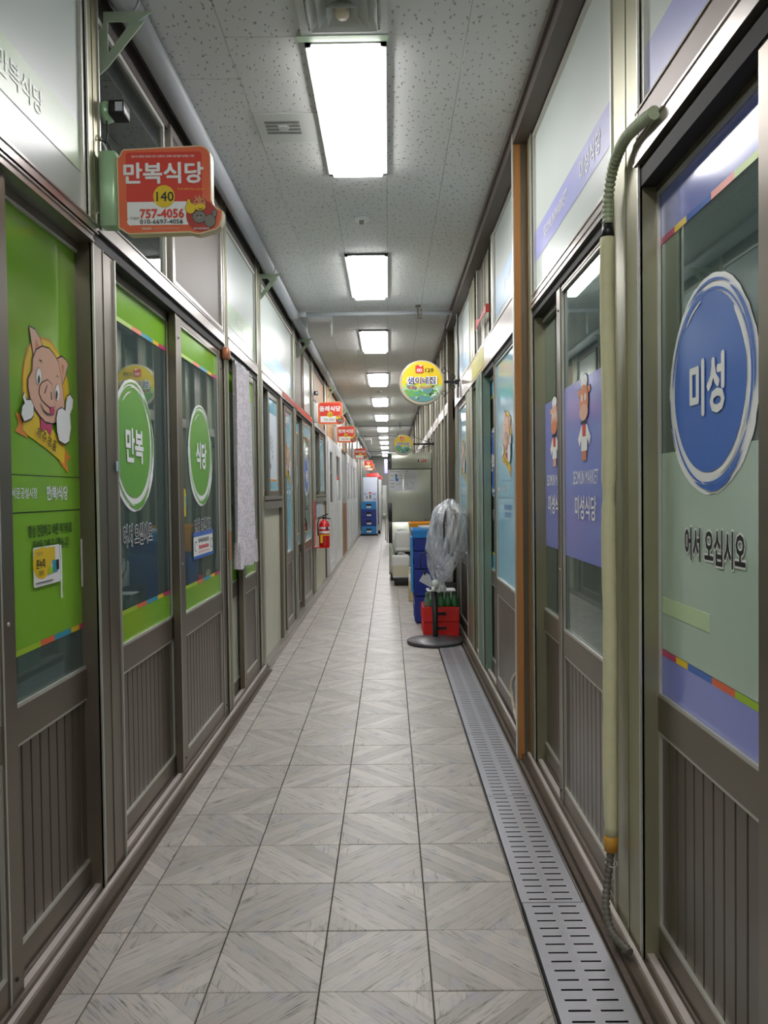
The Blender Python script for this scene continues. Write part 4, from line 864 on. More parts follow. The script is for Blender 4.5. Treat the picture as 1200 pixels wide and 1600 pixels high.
shop_sign(28.3, '식당', '', '', None, 'fifth tiny hanging sign above the far white fridge', M_wplas)
shop_sign(31.5, '식당', '', '', None, 'sixth tiny hanging sign, hindmost of the row', M_wplas)

def round_sign(cx, y, cz, r, lab, name, num, arm_x):
    t = thing('round_sign', lab, 'sign', (cx, y, cz-r), 'round yellow shop signs on the right wall')
    b = MB(); M_rim = mat('beige_sign_rim', (196, 184, 158), .35); n = 48
    ring = lambda rr, yy: [(cx+rr*math.cos(2*PI*k/n), yy, cz+rr*math.sin(2*PI*k/n)) for k in range(n)]
    b.rings([ring(r*.5, y-.003), ring(r*.9, y-.003), ring(r*.97, y-.006), ring(r, y+.004), ring(r, y+.09), ring(r*.97, y+.1)], M_rim); obj('sign_drum', b, t)
    M_lm = mat('yellow_green_print', (206, 216, 70), .3); M_lf = mat('leaf_print', (110, 170, 90), .3); M_pd = mat('pond_print', (96, 150, 150), .3); M_pl = mat('pale_green_print', (176, 208, 170), .3)
    p = Print((cx+.003, y-.0045, cz+.007), 0, .0008); R_ = r*.90; p.ell(0, 0, R_, R_, M_yellow, 0, 48)
    def seg(h, jag, m, k, sd_):
        rn = random.Random(sd_); P = []; a = math.asin(h/R_)
        N_ = 20
        for i in range(N_+1): th = PI-a+(PI+2*a)*i/N_; P.append((R_*.995*math.cos(th), R_*.995*math.sin(th)))
        x1 = R_*math.cos(a)
        for i in range(1, 14): P.append((x1-2*x1*i/14, h+rn.uniform(-jag, jag)))
        p.poly(P, m, k)
    seg(-.02*r/.2, .006, M_lm, 1, 1); seg(-.045*r/.2, .012, M_pl, 2, 2); seg(-.075*r/.2, .014, M_lf, 3, 3); seg(-.125*r/.2, .008, M_pd, 4, 4)
    rn = random.Random(9)
    for i in range(26):
        a = rn.uniform(PI*1.02, PI*1.98); rr = rn.uniform(.35, .85)*R_; u, v = rr*math.cos(a), rr*math.sin(a)-.01
        if math.hypot(u, v) < R_*.88: p.ell(u, v, rn.uniform(.008, .022), rn.uniform(.005, .014), rn.choice((M_lf, M_pl, M_pd, M_white, M_teal, M_dgreen)), 5+(i % 5)*.3, 10, .15, i)
    s_ = r/.205
    p.poly([(.0*s_, -.035*s_-.03*s_), (.1*s_, -.03*s_-.03*s_), (.085*s_, -.1*s_), (.04*s_, -.11*s_), (.01*s_, -.09*s_)], M_pd, 7)
    p.rrect(-.06*s_, .012*s_, .08*s_, .152*s_, .012*s_, M_red, 7)
    for a in (-.035, -.012): p.ell(a*s_, .105*s_, .013*s_, .014*s_, M_white, 8, 14); p.ell(a*s_, .105*s_, .007*s_, .008*s_, M_red, 9, 12)
    p.poly([(-.03*s_, .15*s_), (-.01*s_, .135*s_), (.005*s_, .153*s_)], M_white, 8)
    f = obj('sign_face', p, t)
    q = Print((cx, y-.0045, cz), 0, .0008); M_navy = mat('navy_print', (44, 48, 120), .35)
    q.text(name, 0, .018*s_, .07*s_, M_white, 8, bold=.06, sx=1.02); q.text(name, 0, .018*s_, .064*s_, M_navy, 10, bold=.02, sx=1.02)
    if num: q.text(num, .065*s_, .112*s_, .034*s_, M_black, 8, bold=.01, sx=1.2); q.text('순대국 · 머리고기', -.02*s_, -.045*s_, .026*s_, M_red, 10, bold=.02, sx=1.05); q.text('747 9', .125*s_, -.105*s_, .028*s_, M_white, 10, bold=.03, sx=.9, rot=.6)
    else: q.text('756-2', .03*s_, -.12*s_, .03*s_, M_navy, 10, sx=1.)
    obj('lettering', q, f)
    b = MB(); M_iron = mat('black_iron', (36, 36, 40), .45, .3); z = cz+.01
    b.box(cx+r, arm_x, y+.04, y+.06, z-.012, z+.012, M_iron); b.box(arm_x-.03, arm_x, y+.035, y+.065, z-.02, z+.02, M_iron); obj('arm', b, t, 'black iron arm')
    def scroll(c, r0, turns, a0, sg):
        P = []
        for i in range(30):
            f_ = i/29; a = a0+sg*turns*2*PI*f_; rr = r0*(1-.75*f_); P.append((c[0]+rr*math.cos(a), y+.05, c[1]+rr*math.sin(a)))
        return P
    for sg in (1, -1):
        b = MB(); c1 = (arm_x-.045, z+sg*.045); P = scroll(c1, .032, 1.2, -PI/2*sg, -sg); b.tube(P, .0035, M_iron, 6)
        c2 = (cx+r-.005, z+sg*.105); P2 = scroll(c2, .03, 1.1, PI/2*sg if sg > 0 else -PI/2, -sg*1)[::-1]
        b.tube(P2+[(cx+r+.045, y+.05, z+sg*.09), (arm_x-.08, y+.05, z+sg*.03), (arm_x-.05, y+.05, z+sg*.012)], .0035, M_iron, 6); obj('scroll', b, t, 'curled iron scroll')
round_sign(.315, 7.3, 2.327, .207, 'round yellow and green sign with number 129, nearest on the right', '샘이네집', '129', .655)
round_sign(.206, 11.05, 1.98, .143, 'small far round yellow sign peeking over the steel fridge', '전주식당', None, .64)
b = MB(); b.tube([(.667, 7.42, 2.3), (.669, 7.42, 2.6), (.655, 7.4, 2.8), (.668, 7.42, 3.05)], .006, M_black, 8); b.tube([(.66, 7.44, 2.2), (.662, 7.44, 2.6), (.662, 7.44, 3.06)], .011, M_pipe, 8); tag(obj('cable', b), 'black cable and grey conduit climbing the post by the round sign 129', 'cable')

# small floodlight / camera boxes above the hanging signs
def cam_box(y, lab, gm, z=2.62):
    t = thing('security_camera', lab, 'camera', (-.94, y, z-.03)); b = MB(); b.lathe([(0, 0), (.033, 0), (.036, .012), (.03, .03), (0, .034)], (0, 0, 0), gm, 18)
    rot = Matrix.Rotation(PI/2, 4, 'Y'); bmesh.ops.transform(b.bm, matrix=T(Vector((-.955, y, z)))@rot, verts=b.bm.verts[:]); obj('mount', b, t)
    b = MB(); b.rbox(-.925, -.872, y-.04, y+.03, z-.022, z+.024, .006, M_blk, 3); obj('camera_housing', b, t)
    b = MB(); b.box(-.9, -.876, y-.0415, y-.039, z-.014, z+.016, mat('lens_window', (200, 206, 214), .15)); obj('lens_window', b, t)
    b = MB(); b.tube([(-.94, y-.01, z-.03), (-.935, y-.015, z-.07), (-.95, y, z-.11), (-.93, y, z-.15)], .0028, M_black, 6); obj('camera_cable', b, t)
cam_box(2.70, 'small camera on a green round mount above the sign 140', M_sgreen); cam_box(9.9, 'small black camera box above the red sign 135', M_wplas, 2.57)

# ================================================================ LACE CURTAIN
def lace_mat():
    m = bpy.data.materials.new('white_lace'); m.use_nodes = True; nt = m.node_tree; N = nt.nodes.new; L = nt.links.new; b = nt.nodes['Principled BSDF']
    b.inputs['Base Color'].default_value = lin((236, 228, 234))+(1,); b.inputs['Roughness'].default_value = .8; b.inputs['Subsurface Weight'].default_value = 0
    tc = N('ShaderNodeTexCoord'); vo = N('ShaderNodeTexVoronoi'); vo.inputs['Scale'].default_value = 70; L(tc.outputs['Object'], vo.inputs['Vector'])
    nz = N('ShaderNodeTexNoise'); nz.inputs['Scale'].default_value = 14; L(tc.outputs['Object'], nz.inputs['Vector'])
    a = N('ShaderNodeMath'); a.operation = 'MULTIPLY'; L(vo.outputs['Distance'], a.inputs[0]); L(nz.outputs[0], a.inputs[1])
    mr = N('ShaderNodeMapRange'); L(a.outputs[0], mr.inputs[0]); mr.inputs[1].default_value = .2; mr.inputs[2].default_value = .34; mr.inputs[3].default_value = 1; mr.inputs[4].default_value = .78; L(mr.outputs[0], b.inputs['Alpha'])
    return m
M_lace = lace_mat()
t = thing('lace_curtain', 'gathered white lace curtain strip hanging from a rod over the mint doors', 'curtain', (-.93, 5.1, .85))
def cloth(y0, y1, z0, z1, n, m, amp, waves, seed, x=-.93, wavy=0.):
    b = MB(); rows = []
    for j in range(m+1):
        f_ = j/m; z = z0+(z1-z0)*f_; r_ = []
        for i in range(n+1):
            g = i/n; y = y0[0]*(1-f_)+y0[1]*f_ + ((y1[0]*(1-f_)+y1[1]*f_)-(y0[0]*(1-f_)+y0[1]*f_))*g
            r_.append((x+amp*math.sin(g*waves*2*PI+seed+f_*1.2)+amp*.4*math.sin(g*waves*5.1+seed), y, z+wavy*math.sin(g*17+seed)))
        rows.append(r_)
    b.rings(rows, M_lace, cap=False, close=False); return b
obj('curtain_cloth', cloth((4.76, 4.76), (5.42, 5.22), 1.0, 2.11, 60, 24, .016, 6, .4), t)
obj('lower_frill', cloth((4.72, 4.76), (5.46, 5.42), .86, 1.015, 70, 6, .02, 8, 1.4, -.926, .008), t, 'gathered frill at the hem')
obj('upper_hem', cloth((4.77, 4.75), (5.22, 5.26), 2.1, 2.135, 40, 3, .012, 8, .4), t)
b = MB(); b.tube([(-.93, 4.55, 2.135), (-.93, 5.4, 2.118)], .006, M_wplas, 8); obj('curtain_rod', b, t)
b = MB(); b.rbox(-.955, -.91, 4.54, 4.6, 2.1, 2.165, .015, mat('copper_hook', (176, 116, 84), .4, .3), 3); obj('rod_holder', b, t, 'copper-coloured rod holder')
b = MB(); b.wbox(-1, WL, -.008, -.004, 4.62, 4.68, .93, 1.1, mat('orange_patch', (170, 120, 80), .6)); tag(obj('tape_patch', b), 'faded orange-brown patch on the post left of the lace curtain', 'tape')

# ================================================================ PADDED PIPE AND CONDUITS ON THE RIGHT
t = thing('padded_pipe', 'cream padded pipe with ribbed conduit ends on the right post, full height', 'pipe', (.655, 2.34, .04))
M_pad = mat('cream_foam_padding', (214, 212, 172), .75, noise=.1, nscale=25, bump=.6)
def wob(z): return (.652+.002*math.sin(z*9), 2.34+.003*math.cos(z*7))
b = MB(); zs = [.286+i*(2.06-.286)/60 for i in range(61)]; b.tube([(wob(z)[0], wob(z)[1], z) for z in zs], [.0212-(.003 if abs(z-1.31) < .02 else 0)-(.0025 if abs(z-.31) < .02 else 0)-(.001 if int(z*13) % 4 == 0 else 0) for z in zs], M_pad, 18); obj('padding', b, t)
b = MB(); b.tube([(.653, 2.34, .237), (.653, 2.34, .288)], .0205, mat('ochre_tape', (206, 150, 52), .5), 18); obj('ochre_tape', b, t)
b = MB(); b.tube([(.653, 2.34, 2.055), (.653, 2.34, 2.10)], [.02, .016], M_blk, 16); obj('black_tape', b, t)
def corr(pts, r, m, step=.015, n=12):
    P = [Vector(p) for p in pts]; out = []; rs = []; L_ = 0
    def cat(a, b_, c, d, u): return .5*((2*b_)+(-a+c)*u+(2*a-5*b_+4*c-d)*u*u+(-a+3*b_-3*c+d)*u**3)
    Q = [P[0]]+P+[P[-1]]; dense = []
    for i in range(len(P)-1):
        for j in range(24): dense.append(cat(Q[i], Q[i+1], Q[i+2], Q[i+3], j/24))
    dense.append(P[-1]); acc = 0; nxt = 0; k = 0
    for a, b_ in zip(dense, dense[1:]):
        l = (b_-a).length
        while nxt <= acc+l: out.append(a+(b_-a)*((nxt-acc)/l)); rs.append(r*(1.0 if k % 4 < 2 else .8)); k += 1; nxt += step/4
        acc += l
    b = MB(); b.tube(out, rs, m, n); return b
obj('upper_conduit', corr([(.653, 2.34, 2.09), (.652, 2.335, 2.16), (.651, 2.28, 2.235), (.652, 2.18, 2.268), (.654, 2.06, 2.258), (.662, 1.955, 2.242)], .0165, mat('sage_conduit', (170, 182, 150), .5)), t, 'sage green ribbed conduit bending to the right')
obj('lower_conduit', corr([(.653, 2.34, .24), (.646, 2.335, .2), (.632, 2.31, .145), (.618, 2.27, .1), (.62, 2.22, .058), (.648, 2.142, .043)], .0125, mat('grey_conduit', (96, 94, 84), .5)), t, 'dark grey ribbed conduit trailing to the sill')
b = MB(); b.tube([(.653+.0165*math.cos(a), 2.335+.0165*math.sin(a), .2+.004*math.sin(a)) for a in [2*PI*i/14 for i in range(15)]], .0016, M_bead, 6); obj('wire_tie', b, t)
b = corr([(.69, 4.0, .43), (.668, 4.12, .37), (.648, 4.22, .28), (.655, 4.18, .15), (.662, 4.02, .07), (.655, 3.93, .015)], .0105, mat('cream_conduit', (200, 192, 172), .5)); tag(obj('ribbed_conduit', b), 'cream ribbed conduit curling down beside the wooden trim strip', 'conduit')
b = MB(); rb = M_redtape
b.rings([[(.655, 5.25, 2.56), (.655, 5.6, 2.535), (.655, 5.85, 2.585)], [(.655, 5.25, 2.505), (.655, 5.6, 2.52), (.655, 5.85, 2.5)]], rb, cap=False, close=False, smooth=False)
b.rings([[(.659, 5.25, 2.56), (.659, 5.6, 2.535), (.659, 5.85, 2.585)], [(.659, 5.25, 2.505), (.659, 5.6, 2.52), (.659, 5.85, 2.5)]], rb, cap=False, close=False, smooth=False)
b.box(.655, .68, 5.25, 5.26, 2.505, 2.56, rb); tag(obj('ribbon', b), 'pink-red ribbon tied between the upper posts on the right', 'ribbon')

# ================================================================ PEDESTAL FAN UNDER A PLASTIC BAG
FX, FY = .383, 6.83
t = thing('pedestal_fan', 'black pedestal fan on a round base, its head wrapped in a clear bag', 'fan', (FX, FY, .005))
M_base = mat('charcoal_base', (66, 66, 70), .35, noise=.05)
b = MB(); b.lathe([(0, .006), (.235, .006), (.243, .014), (.243, .026), (.236, .033), (.15, .04), (.12, .05), (.05, .056), (.03, .06), (0, .06)], (FX, FY, 0), M_base, 56); obj('round_base', b, t)
b = MB(); b.lathe([(0, .055), (.022, .055), (.024, .075), (.024, .47), (0, .47)], (FX+.005, FY, 0), M_blk, 20); obj('lower_pole', b, t)
b = MB(); b.lathe([(0, .47), (.03, .47), (.032, .50), (.026, .54), (.012, .545), (.012, .9), (0, .9)], (FX+.008, FY, 0), M_blk, 20); obj('upper_pole', b, t)
# head inside the bag: motor and guard disc turned to the right
hc = Vector((.535, FY, 1.0)); ax = Vector((.93, -.36, .05)).normalized(); up = Vector((0, 0, 1)); sdv = ax.cross(up).normalized()
def ringv(c, r, n=40): return [c+sdv*math.cos(2*PI*k/n)*r+up*math.sin(2*PI*k/n)*r for k in range(n)]
b = MB(); c0 = hc-ax*.13; b.rings([ringv(c0-ax*.03, .035, 20), ringv(c0-ax*.025, .06, 20), ringv(c0+ax*.06, .065, 20), ringv(c0+ax*.09, .05, 20)], M_blk); obj('motor_housing', b, t)
b = MB()
for r_, o_ in ((.215, .0), (.16, -.03), (.10, -.042), (.05, -.045), (.16, .035), (.10, .05), (.05, .055)): P = ringv(hc+ax*o_, r_); b.tube(P+[P[0]], .004 if r_ < .2 else .008, M_blk, 6)
for k in range(36):
    a = 2*PI*k/36; d = sdv*math.cos(a)+up*math.sin(a)
    for sg in (-1, 1): b.tube([hc+ax*sg*.05+d*.04, hc+ax*sg*.045+d*.1, hc+ax*sg*.033+d*.16, hc+d*.215], .0022, M_blk, 4)
g = obj('wire_guard', b, t); 
for k in range(4):
    b = MB(); a = 2*PI*k/4+.4; rows = []
    for i in range(8):
        r_ = .03+.16*i/7; row = []
        for j in range(6):
            aa = a+(j/5-.3)*1.6*(.6+.4*math.sin(PI*i/7)); d = sdv*math.cos(aa)+up*math.sin(aa); row.append(hc+d*r_+ax*(.03*(j/5-.5)))
        rows.append(row)
    b.rings(rows, mat('grey_blade', (44, 56, 78), .3), cap=False, close=False); obj('blade', b, t)
# bag
def bag_mat():
    m = bpy.data.materials.new('crinkled_clear_bag'); m.use_nodes = True; nt = m.node_tree; nt.nodes.clear(); N = nt.nodes.new; L = nt.links.new
    out = N('ShaderNodeOutputMaterial'); tr = N('ShaderNodeBsdfTransparent'); tr.inputs[0].default_value = (.9, .93, .96, 1); df = N('ShaderNodeBsdfDiffuse'); df.inputs[0].default_value = lin((240, 243, 248))+(1,)
    tl = N('ShaderNodeBsdfTranslucent'); tl.inputs[0].default_value = lin((226, 230, 238))+(1,); gl = N('ShaderNodeBsdfGlossy'); gl.inputs['Roughness'].default_value = .18
    tc = N('ShaderNodeTexCoord'); mp = N('ShaderNodeMapping'); mp.inputs['Scale'].default_value = (20, 20, 2.4); mp.inputs['Rotation'].default_value = (0, .5, 0); L(tc.outputs['Object'], mp.inputs[0])
    nz = N('ShaderNodeTexNoise'); nz.inputs['Scale'].default_value = 1.3; nz.inputs['Detail'].default_value = 6; nz.inputs['Roughness'].default_value = .7; L(mp.outputs[0], nz.inputs['Vector'])
    bp = N('ShaderNodeBump'); bp.inputs['Strength'].default_value = 1; bp.inputs['Distance'].default_value = .006; L(nz.outputs[0], bp.inputs['Height'])
    for s_ in (df, tl, gl): L(bp.outputs[0], s_.inputs['Normal'])
    mr = N('ShaderNodeMapRange'); L(nz.outputs[0], mr.inputs[0]); mr.inputs[1].default_value = .42; mr.inputs[2].default_value = .6; mr.inputs[3].default_value = .22; mr.inputs[4].default_value = .8
    a = N('ShaderNodeMixShader'); a.inputs[0].default_value = .35; L(df.outputs[0], a.inputs[1]); L(tl.outputs[0], a.inputs[2])
    b_ = N('ShaderNodeMixShader'); L(mr.outputs[0], b_.inputs[0]); L(tr.outputs[0], b_.inputs[1]); L(a.outputs[0], b_.inputs[2])
    c = N('ShaderNodeMixShader'); c.inputs[0].default_value = .14; L(b_.outputs[0], c.inputs[1]); L(gl.outputs[0], c.inputs[2]); L(c.outputs[0], out.inputs[0]); return m
M_bag = bag_mat()
PR = [(780.3, 610, 650), (783, 580, 672), (786, 555, 690), (792.5, 490, 738), (802, 455, 783), (812, 442, 796), (822, 432, 800), (838, 405, 802), (857.5, 396, 788), (870.5, 402, 745), (886.7, 412, 670), (899.7, 436, 612), (906, 462, 570), (911, 470, 562), (917, 458, 575), (924, 452, 580)]
b = MB(); rows = []; n = 96
def P2(px, py): return (px-600-7)*FY/1230+.0, 1.32-(py-768)*FY/1230
PRs = []
for a, c in zip(PR, PR[1:]):
    for j in range(4): PRs.append(tuple(a[i]+(c[i]-a[i])*j/4 for i in range(3)))
PRs.append(PR[-1])
for (py, l, r_) in PRs:
    xl, z = P2(600+l/6.156, py); xr, _ = P2(600+r_/6.156, py); cx, h = (xl+xr)/2, max((xr-xl)/2, .004); dep = min(h*1.15, .21); row = []
    for k in range(n):
        a = 2*PI*k/n; wr_ = 1+.035*math.sin(a*9+z*14)+.025*math.sin(a*17-z*23)+.015*math.sin(a*31+z*40)+(.16*math.sin(a*7) if py > 903 else 0)
        row.append((min(.668, cx+h*wr_*math.cos(a)), FY+dep*wr_*math.sin(a), z+.006*math.sin(a*5+z*30)))
    rows.append(row)
b.rings(rows, M_bag, cap=False); bg = obj('plastic_bag', b, t, 'crinkled clear plastic bag over the fan head')
b = MB(); b.lathe([(0, -.035), (.028, -.03), (.036, 0), (.028, .03), (0, .035)], (FX+.012, FY-.045, .525), mat('milky_knot', (206, 210, 206), .4), 14); b.lathe([(0, -.02), (.026, -.018), (.03, 0), (.022, .02), (0, .025)], (FX+.06, FY-.035, .49), MATS['milky_knot'], 12); b.lathe([(0, -.02), (.02, -.018), (.022, 0), (.018, .02), (0, .022)], (FX-.01, FY-.05, .48), MATS['milky_knot'], 12); obj('bag_knot', b, bg)
b = MB(); b.rings([[(.30, FY-.04, .63), (.345, FY-.045, .60), (.375, FY-.04, .50), (.36, FY-.035, .485), (.25, FY-.05, .55)], [(.30, FY-.035, .63), (.345, FY-.04, .60), (.375, FY-.035, .50), (.36, FY-.03, .485), (.25, FY-.045, .55)]], mat('milky_plastic', (190, 194, 200), .3), smooth=False); obj('bag_corner', b, bg, 'stiff white bag corner poking out left')
b = MB(); b.tube([(.335, FY-.03, .78), (.31, FY-.035, .80), (.275, FY-.04, .78), (.262, FY-.04, .72), (.27, FY-.04, .67), (.29, FY-.04, .64), (.30, FY-.04, .60)], .0055, M_blk, 8); b.tube([(.285, FY-.045, .635), (.31, FY-.045, .615)], .009, M_blk, 8); b.tube([(.34, FY-.05, .475), (.37, FY-.05, .50), (.395, FY-.055, .53)], .008, M_blk, 8); obj('power_cord', b, t)

# ================================================================ CRATES, BOTTLES, JUGS
def crate(name, x0, x1, y0, y1, z0, z1, m, lab, cat='crate', group=None, taper=0., holes=True, rim=.02, slotw=.09, openside=True, parent_label=None):
    t = thing(name, lab, cat, ((x0+x1)/2, (y0+y1)/2, z0), group); cx, cy = (x0+x1)/2, (y0+y1)/2; h = z1-z0; th = .012
    def ring(s_, z): return [(cx+(x-cx)*s_, cy+(y-cy)*s_, z) for x, y in ((x0, y0), (x1, y0), (x1, y1), (x0, y1))]
    s0 = 1-taper; b = MB(); wx = 1-2*th/(x1-x0)
    b.rings([ring(s0*.99, z0), ring(s0, z0+.012), ring(1-taper*.1, z1-rim), ring(1.0, z1-rim), ring(1.0, z1), ring(wx, z1), ring(wx*(s0+.01), z0+.02)], m, smooth=False); obj('crate_shell', b, t)
    b = MB()   # ribs
    nx = max(2, int((x1-x0)/.11)); zm = z0+h*.52
    b.box(cx-(x1-x0)*.46*s0, cx+(x1-x0)*.46*s0, y0+taper*(y1-y0)*.25-.006, y0+taper*(y1-y0)*.5+.004, z0+h*.06, z0+h*.1, m)
    for i in range(nx+1):
        x = cx+(i/nx-.5)*(x1-x0)*.94*(1-taper*.4); b.box(x-.004, x+.004, y0+taper*(y1-y0)*.3-.006, y0+taper*(y1-y0)*.5+.003, z0+.01, z1-rim, m)
    for i in range(3): y = y0+(y1-y0)*(.12+.38*i); b.box(x0+taper*(x1-x0)*.3-.005, x0+taper*(x1-x0)*.5+.004, y-.004, y+.004, z0+.01, z1-rim, m)
    obj('ribs', b, t)['kind'] = 'stuff'
    if holes:
        b = MB(); zc = z0+h*.58; y = y0+taper*(y1-y0)*.22-.0075; hw = slotw/2
        b.box(cx-hw, cx+hw, y, y+.004, zc-h*.11, zc+h*.11, M_dark); obj('handle_slot', b, t)
        b = MB(); b.tube([(cx-hw-.008, y, zc-h*.13), (cx+hw+.008, y, zc-h*.13), (cx+hw+.012, y, zc), (cx+hw+.008, y, zc+h*.13), (cx-hw-.008, y, zc+h*.13), (cx-hw-.012, y, zc), (cx-hw-.008, y, zc-h*.13)], .003, m, 6); obj('handle_rim', b, t)
    return t
M_cred = mat('red_crate_plastic', (214, 44, 40), .35); M_cblue = mat('navy_crate_plastic', (38, 56, 140), .35); M_csky = mat('light_blue_crate_plastic', (50, 140, 206), .35); M_cyel = mat('yellow_crate_plastic', (240, 166, 32), .4)
crate('bottle_crate', .298, .622, 7.12, 7.5, 0.006, .135, M_cred, 'red bottle crate on the floor behind the fan pole', group='two red crates stacked')
crate('bottle_crate', .294, .622, 7.115, 7.5, .137, .268, M_cred, 'red bottle crate stacked on top, carrying the green bottles', group='two red crates stacked')
M_bot = glass('green_bottle_glass', (110, 190, 130), .06, .03, haze=.5, hazec=(90, 176, 112)); M_botc = glass('clear_green_bottle_glass', (190, 220, 200), .08, .03, haze=.2, hazec=(190, 215, 200))
def bottle(x, y, m, lab, i):
    t = thing('bottle', lab, 'bottle', (x, y, .27), 'empty bottles standing on the red crates'); b = MB()
    b.lathe([(r, z*.81) for r, z in ((0, .0), (.03, .0), (.033, .006), (.033, .05), (.03, .075), (.016, .115), (.0125, .15), (.0145, .152), (.0145, .165), (.011, .166), (.011, .13), (.0, .05))], (x, y, .27), m, 18); obj('bottle_glass', b, t)
bl = ['clear bottle at the left end of the front row on the red crates', 'green bottle just left of the black fan pole', 'green bottle right of the fan pole on the red crates', 'fourth green bottle from the left on the red crates', 'green bottle at the right end of the row on the red crates']
for i, (x, m) in enumerate(((.335, M_botc), (.398, M_bot), (.462, M_bot), (.527, M_bot), (.588, M_bot))): bottle(x, 7.17, m, bl[i], i)
for i, x in enumerate((.36, .43, .495, .56)): bottle(x, 7.3, M_bot if i % 2 else M_botc, ['clear bottle in the back row behind the left front bottle', 'green back-row bottle behind the fan pole', 'clear back-row bottle right of the fan pole', 'green back-row bottle near the right wall'][i], i)
b = MB()
for x in (.367, .43, .495, .557):
    b.rings([[(x-.012, 7.2, .41), (x+.012, 7.2, .41), (x+.004, 7.2, .29), (x-.004, 7.2, .29)], [(x-.012, 7.203, .41), (x+.012, 7.203, .41), (x+.004, 7.203, .29), (x-.004, 7.203, .29)]], M_wplas, smooth=False)
t = thing('bottle_holder', 'white plastic bottle holder rack between the bottles on the red crates', 'rack', (.45, 7.22, .29)); obj('white_fins', b, t)['kind'] = 'stuff'
b = MB(); b.rbox(.335, .60, 7.15, 7.36, .409, .418, .02, M_wplas, 3); obj('rack_plate', b, t)
# blue stack
zz = [0.006, .27, .545, .725, .858]
for i, (m, lab) in enumerate(((M_cblue, 'navy crate at the foot of the blue stack, left of the red crates'), (M_cblue, 'second navy crate up in the blue stack'), (M_cblue, 'third crate up in the blue stack, shallow and navy'), (M_cblue, 'fourth crate up in the blue stack, just under the light blue one'))):
    crate('storage_crate', .238, .60, 7.84, 8.32, zz[i], zz[i+1]-.002, m, lab, group='blue crates stacked left of the fan', taper=.1, holes=False)
crate('storage_crate', .222, .60, 7.82, 8.34, .858, .945, M_csky, 'light blue crate on top of the blue stack', group='blue crates stacked left of the fan', taper=.08, holes=False)
t = thing('bowl', 'white bowl lying on the light blue crate, left of the fan bag', 'bowl', (.385, 8.0, .92)); b = MB(); b.lathe([(0, 0), (.06, .0), (.1, .045), (.096, .045), (.055, .008), (0, .008)], (.385, 8.0, .93), M_wplas, 24); obj('bowl_shell', b, t)
crate('storage_crate', .218, .60, 8.6, 9.05, .69, .98, M_cyel, 'yellow crate behind the blue stack, in front of the fridge', taper=.2, holes=False)
b = MB(); b.rbox(.26, .56, 8.62, 9.03, 0, .69, .02, mat('blue_box_stand', (40, 70, 150), .5), 3); tag(obj('storage_bin', b), 'tall dark blue bin under the yellow crate, hidden behind the blue stack', 'bin')
b = MB(); b.wbox(1, 0, .215, .236, 7.95, 8.3, .3, .86, M_csky); tag(obj('plastic_tray', b), 'thin light blue tray edge standing left of the blue stack', 'tray')
def jug(x0, x1, y, z0, h, lab, m, group, liquid=None):
    t = thing('jerrycan', lab, 'jerrycan', ((x0+x1)/2, y, z0), group); b = MB(); w_ = x1-x0; r = .035; yb = y+.2
    def loop(k, z):
        P = []
        for cx, cy, a0 in ((x1-r, yb-r, 0), (x0+r, yb-r, PI/2), (x0+r, y+r, PI), (x1-r, y+r, 1.5*PI)):
            for i in range(5): a = a0+PI/2*i/4; P.append(((cx-(x0+x1)/2)*k+(x0+x1)/2+r*k*math.cos(a), (cy-(y+yb)/2)*k+(y+yb)/2+r*k*math.sin(a), z))
        return P
    prof = [(.93, 0), (1, .02), (1, .12*h), (.975, .14*h), (.975, .2*h), (1, .22*h), (1, h*.82), (.96, h*.9), (.8, h*.95), (.6, h*.96)]
    b.rings([loop(k, z0+z) for k, z in prof], m); obj('jug_body', b, t)
    b = MB(); cx = (x0+x1)/2; b.tube([(cx-.07, y+.1, z0+h*.94), (cx-.06, y+.1, z0+h*1.01), (cx, y+.1, z0+h*1.03), (cx+.05, y+.1, z0+h*1.0), (cx+.06, y+.1, z0+h*.94)], .011, m, 8); obj('handle', b, t)
    b = MB(); b.lathe([(0, 0), (.024, 0), (.024, .035), (0, .037)], (x0+.055, y+.06, z0+h*.94), M_dgreen if liquid else M_wplas, 16); obj('cap', b, t)
    if liquid: b = MB(); b.rings([loop(1.004, z0+z) for z in (.03, .12*h, h*.52)], liquid, cap=False); obj('liquid', b, t, 'cloudy yellowish liquid showing through')
M_jug = mat('milky_jug_plastic', (224, 226, 222), .35); M_liq = mat('cloudy_liquid', (206, 200, 176), .4)
jug(.035, .285, 11.1, .1, .345, 'white jerrycan half full of yellowish liquid, at the fridge foot', M_jug, 'two white jerrycans', M_liq)
jug(.078, .30, 11.2, .475, .30, 'empty white jerrycan standing higher, behind the yellow crate', M_jug, 'two white jerrycans')
b = MB(); b.rbox(.06, .32, 11.08, 11.33, 0, .1, .02, M_dark, 3); tag(obj('low_stand', b), 'low black stand under the lower jerrycan', 'stand')
b = MB(); b.rbox(.09, .32, 11.34, 11.55, .0, .45, .02, M_dark, 3); tag(obj('stand', b), 'dark stand behind the lower jerrycan, carrying the upper one', 'stand')
def tallbottle(x, y, lab):
    t = thing('oil_bottle', lab, 'bottle', (x, y, 0)); b = MB(); b.rbox(x-.028, x+.028, y-.028, y+.028, 0, .38, .018, mat('pale_yellow_bottle', (214, 206, 150), .3), 4); obj('bottle_body', b, t)
    b = MB(); b.lathe([(0, 0), (.02, 0), (.02, .03), (0, .03)], (x, y, .38), M_wplas, 12); obj('cap', b, t); b = MB(); b.rbox(x-.0285, x+.0285, y-.0285, y+.0285, .24, .34, .018, M_white, 4); obj('bottle_wrap', b, t)
tallbottle(.25, 9.5, 'pale yellow oil bottle standing left of the blue crate stack')
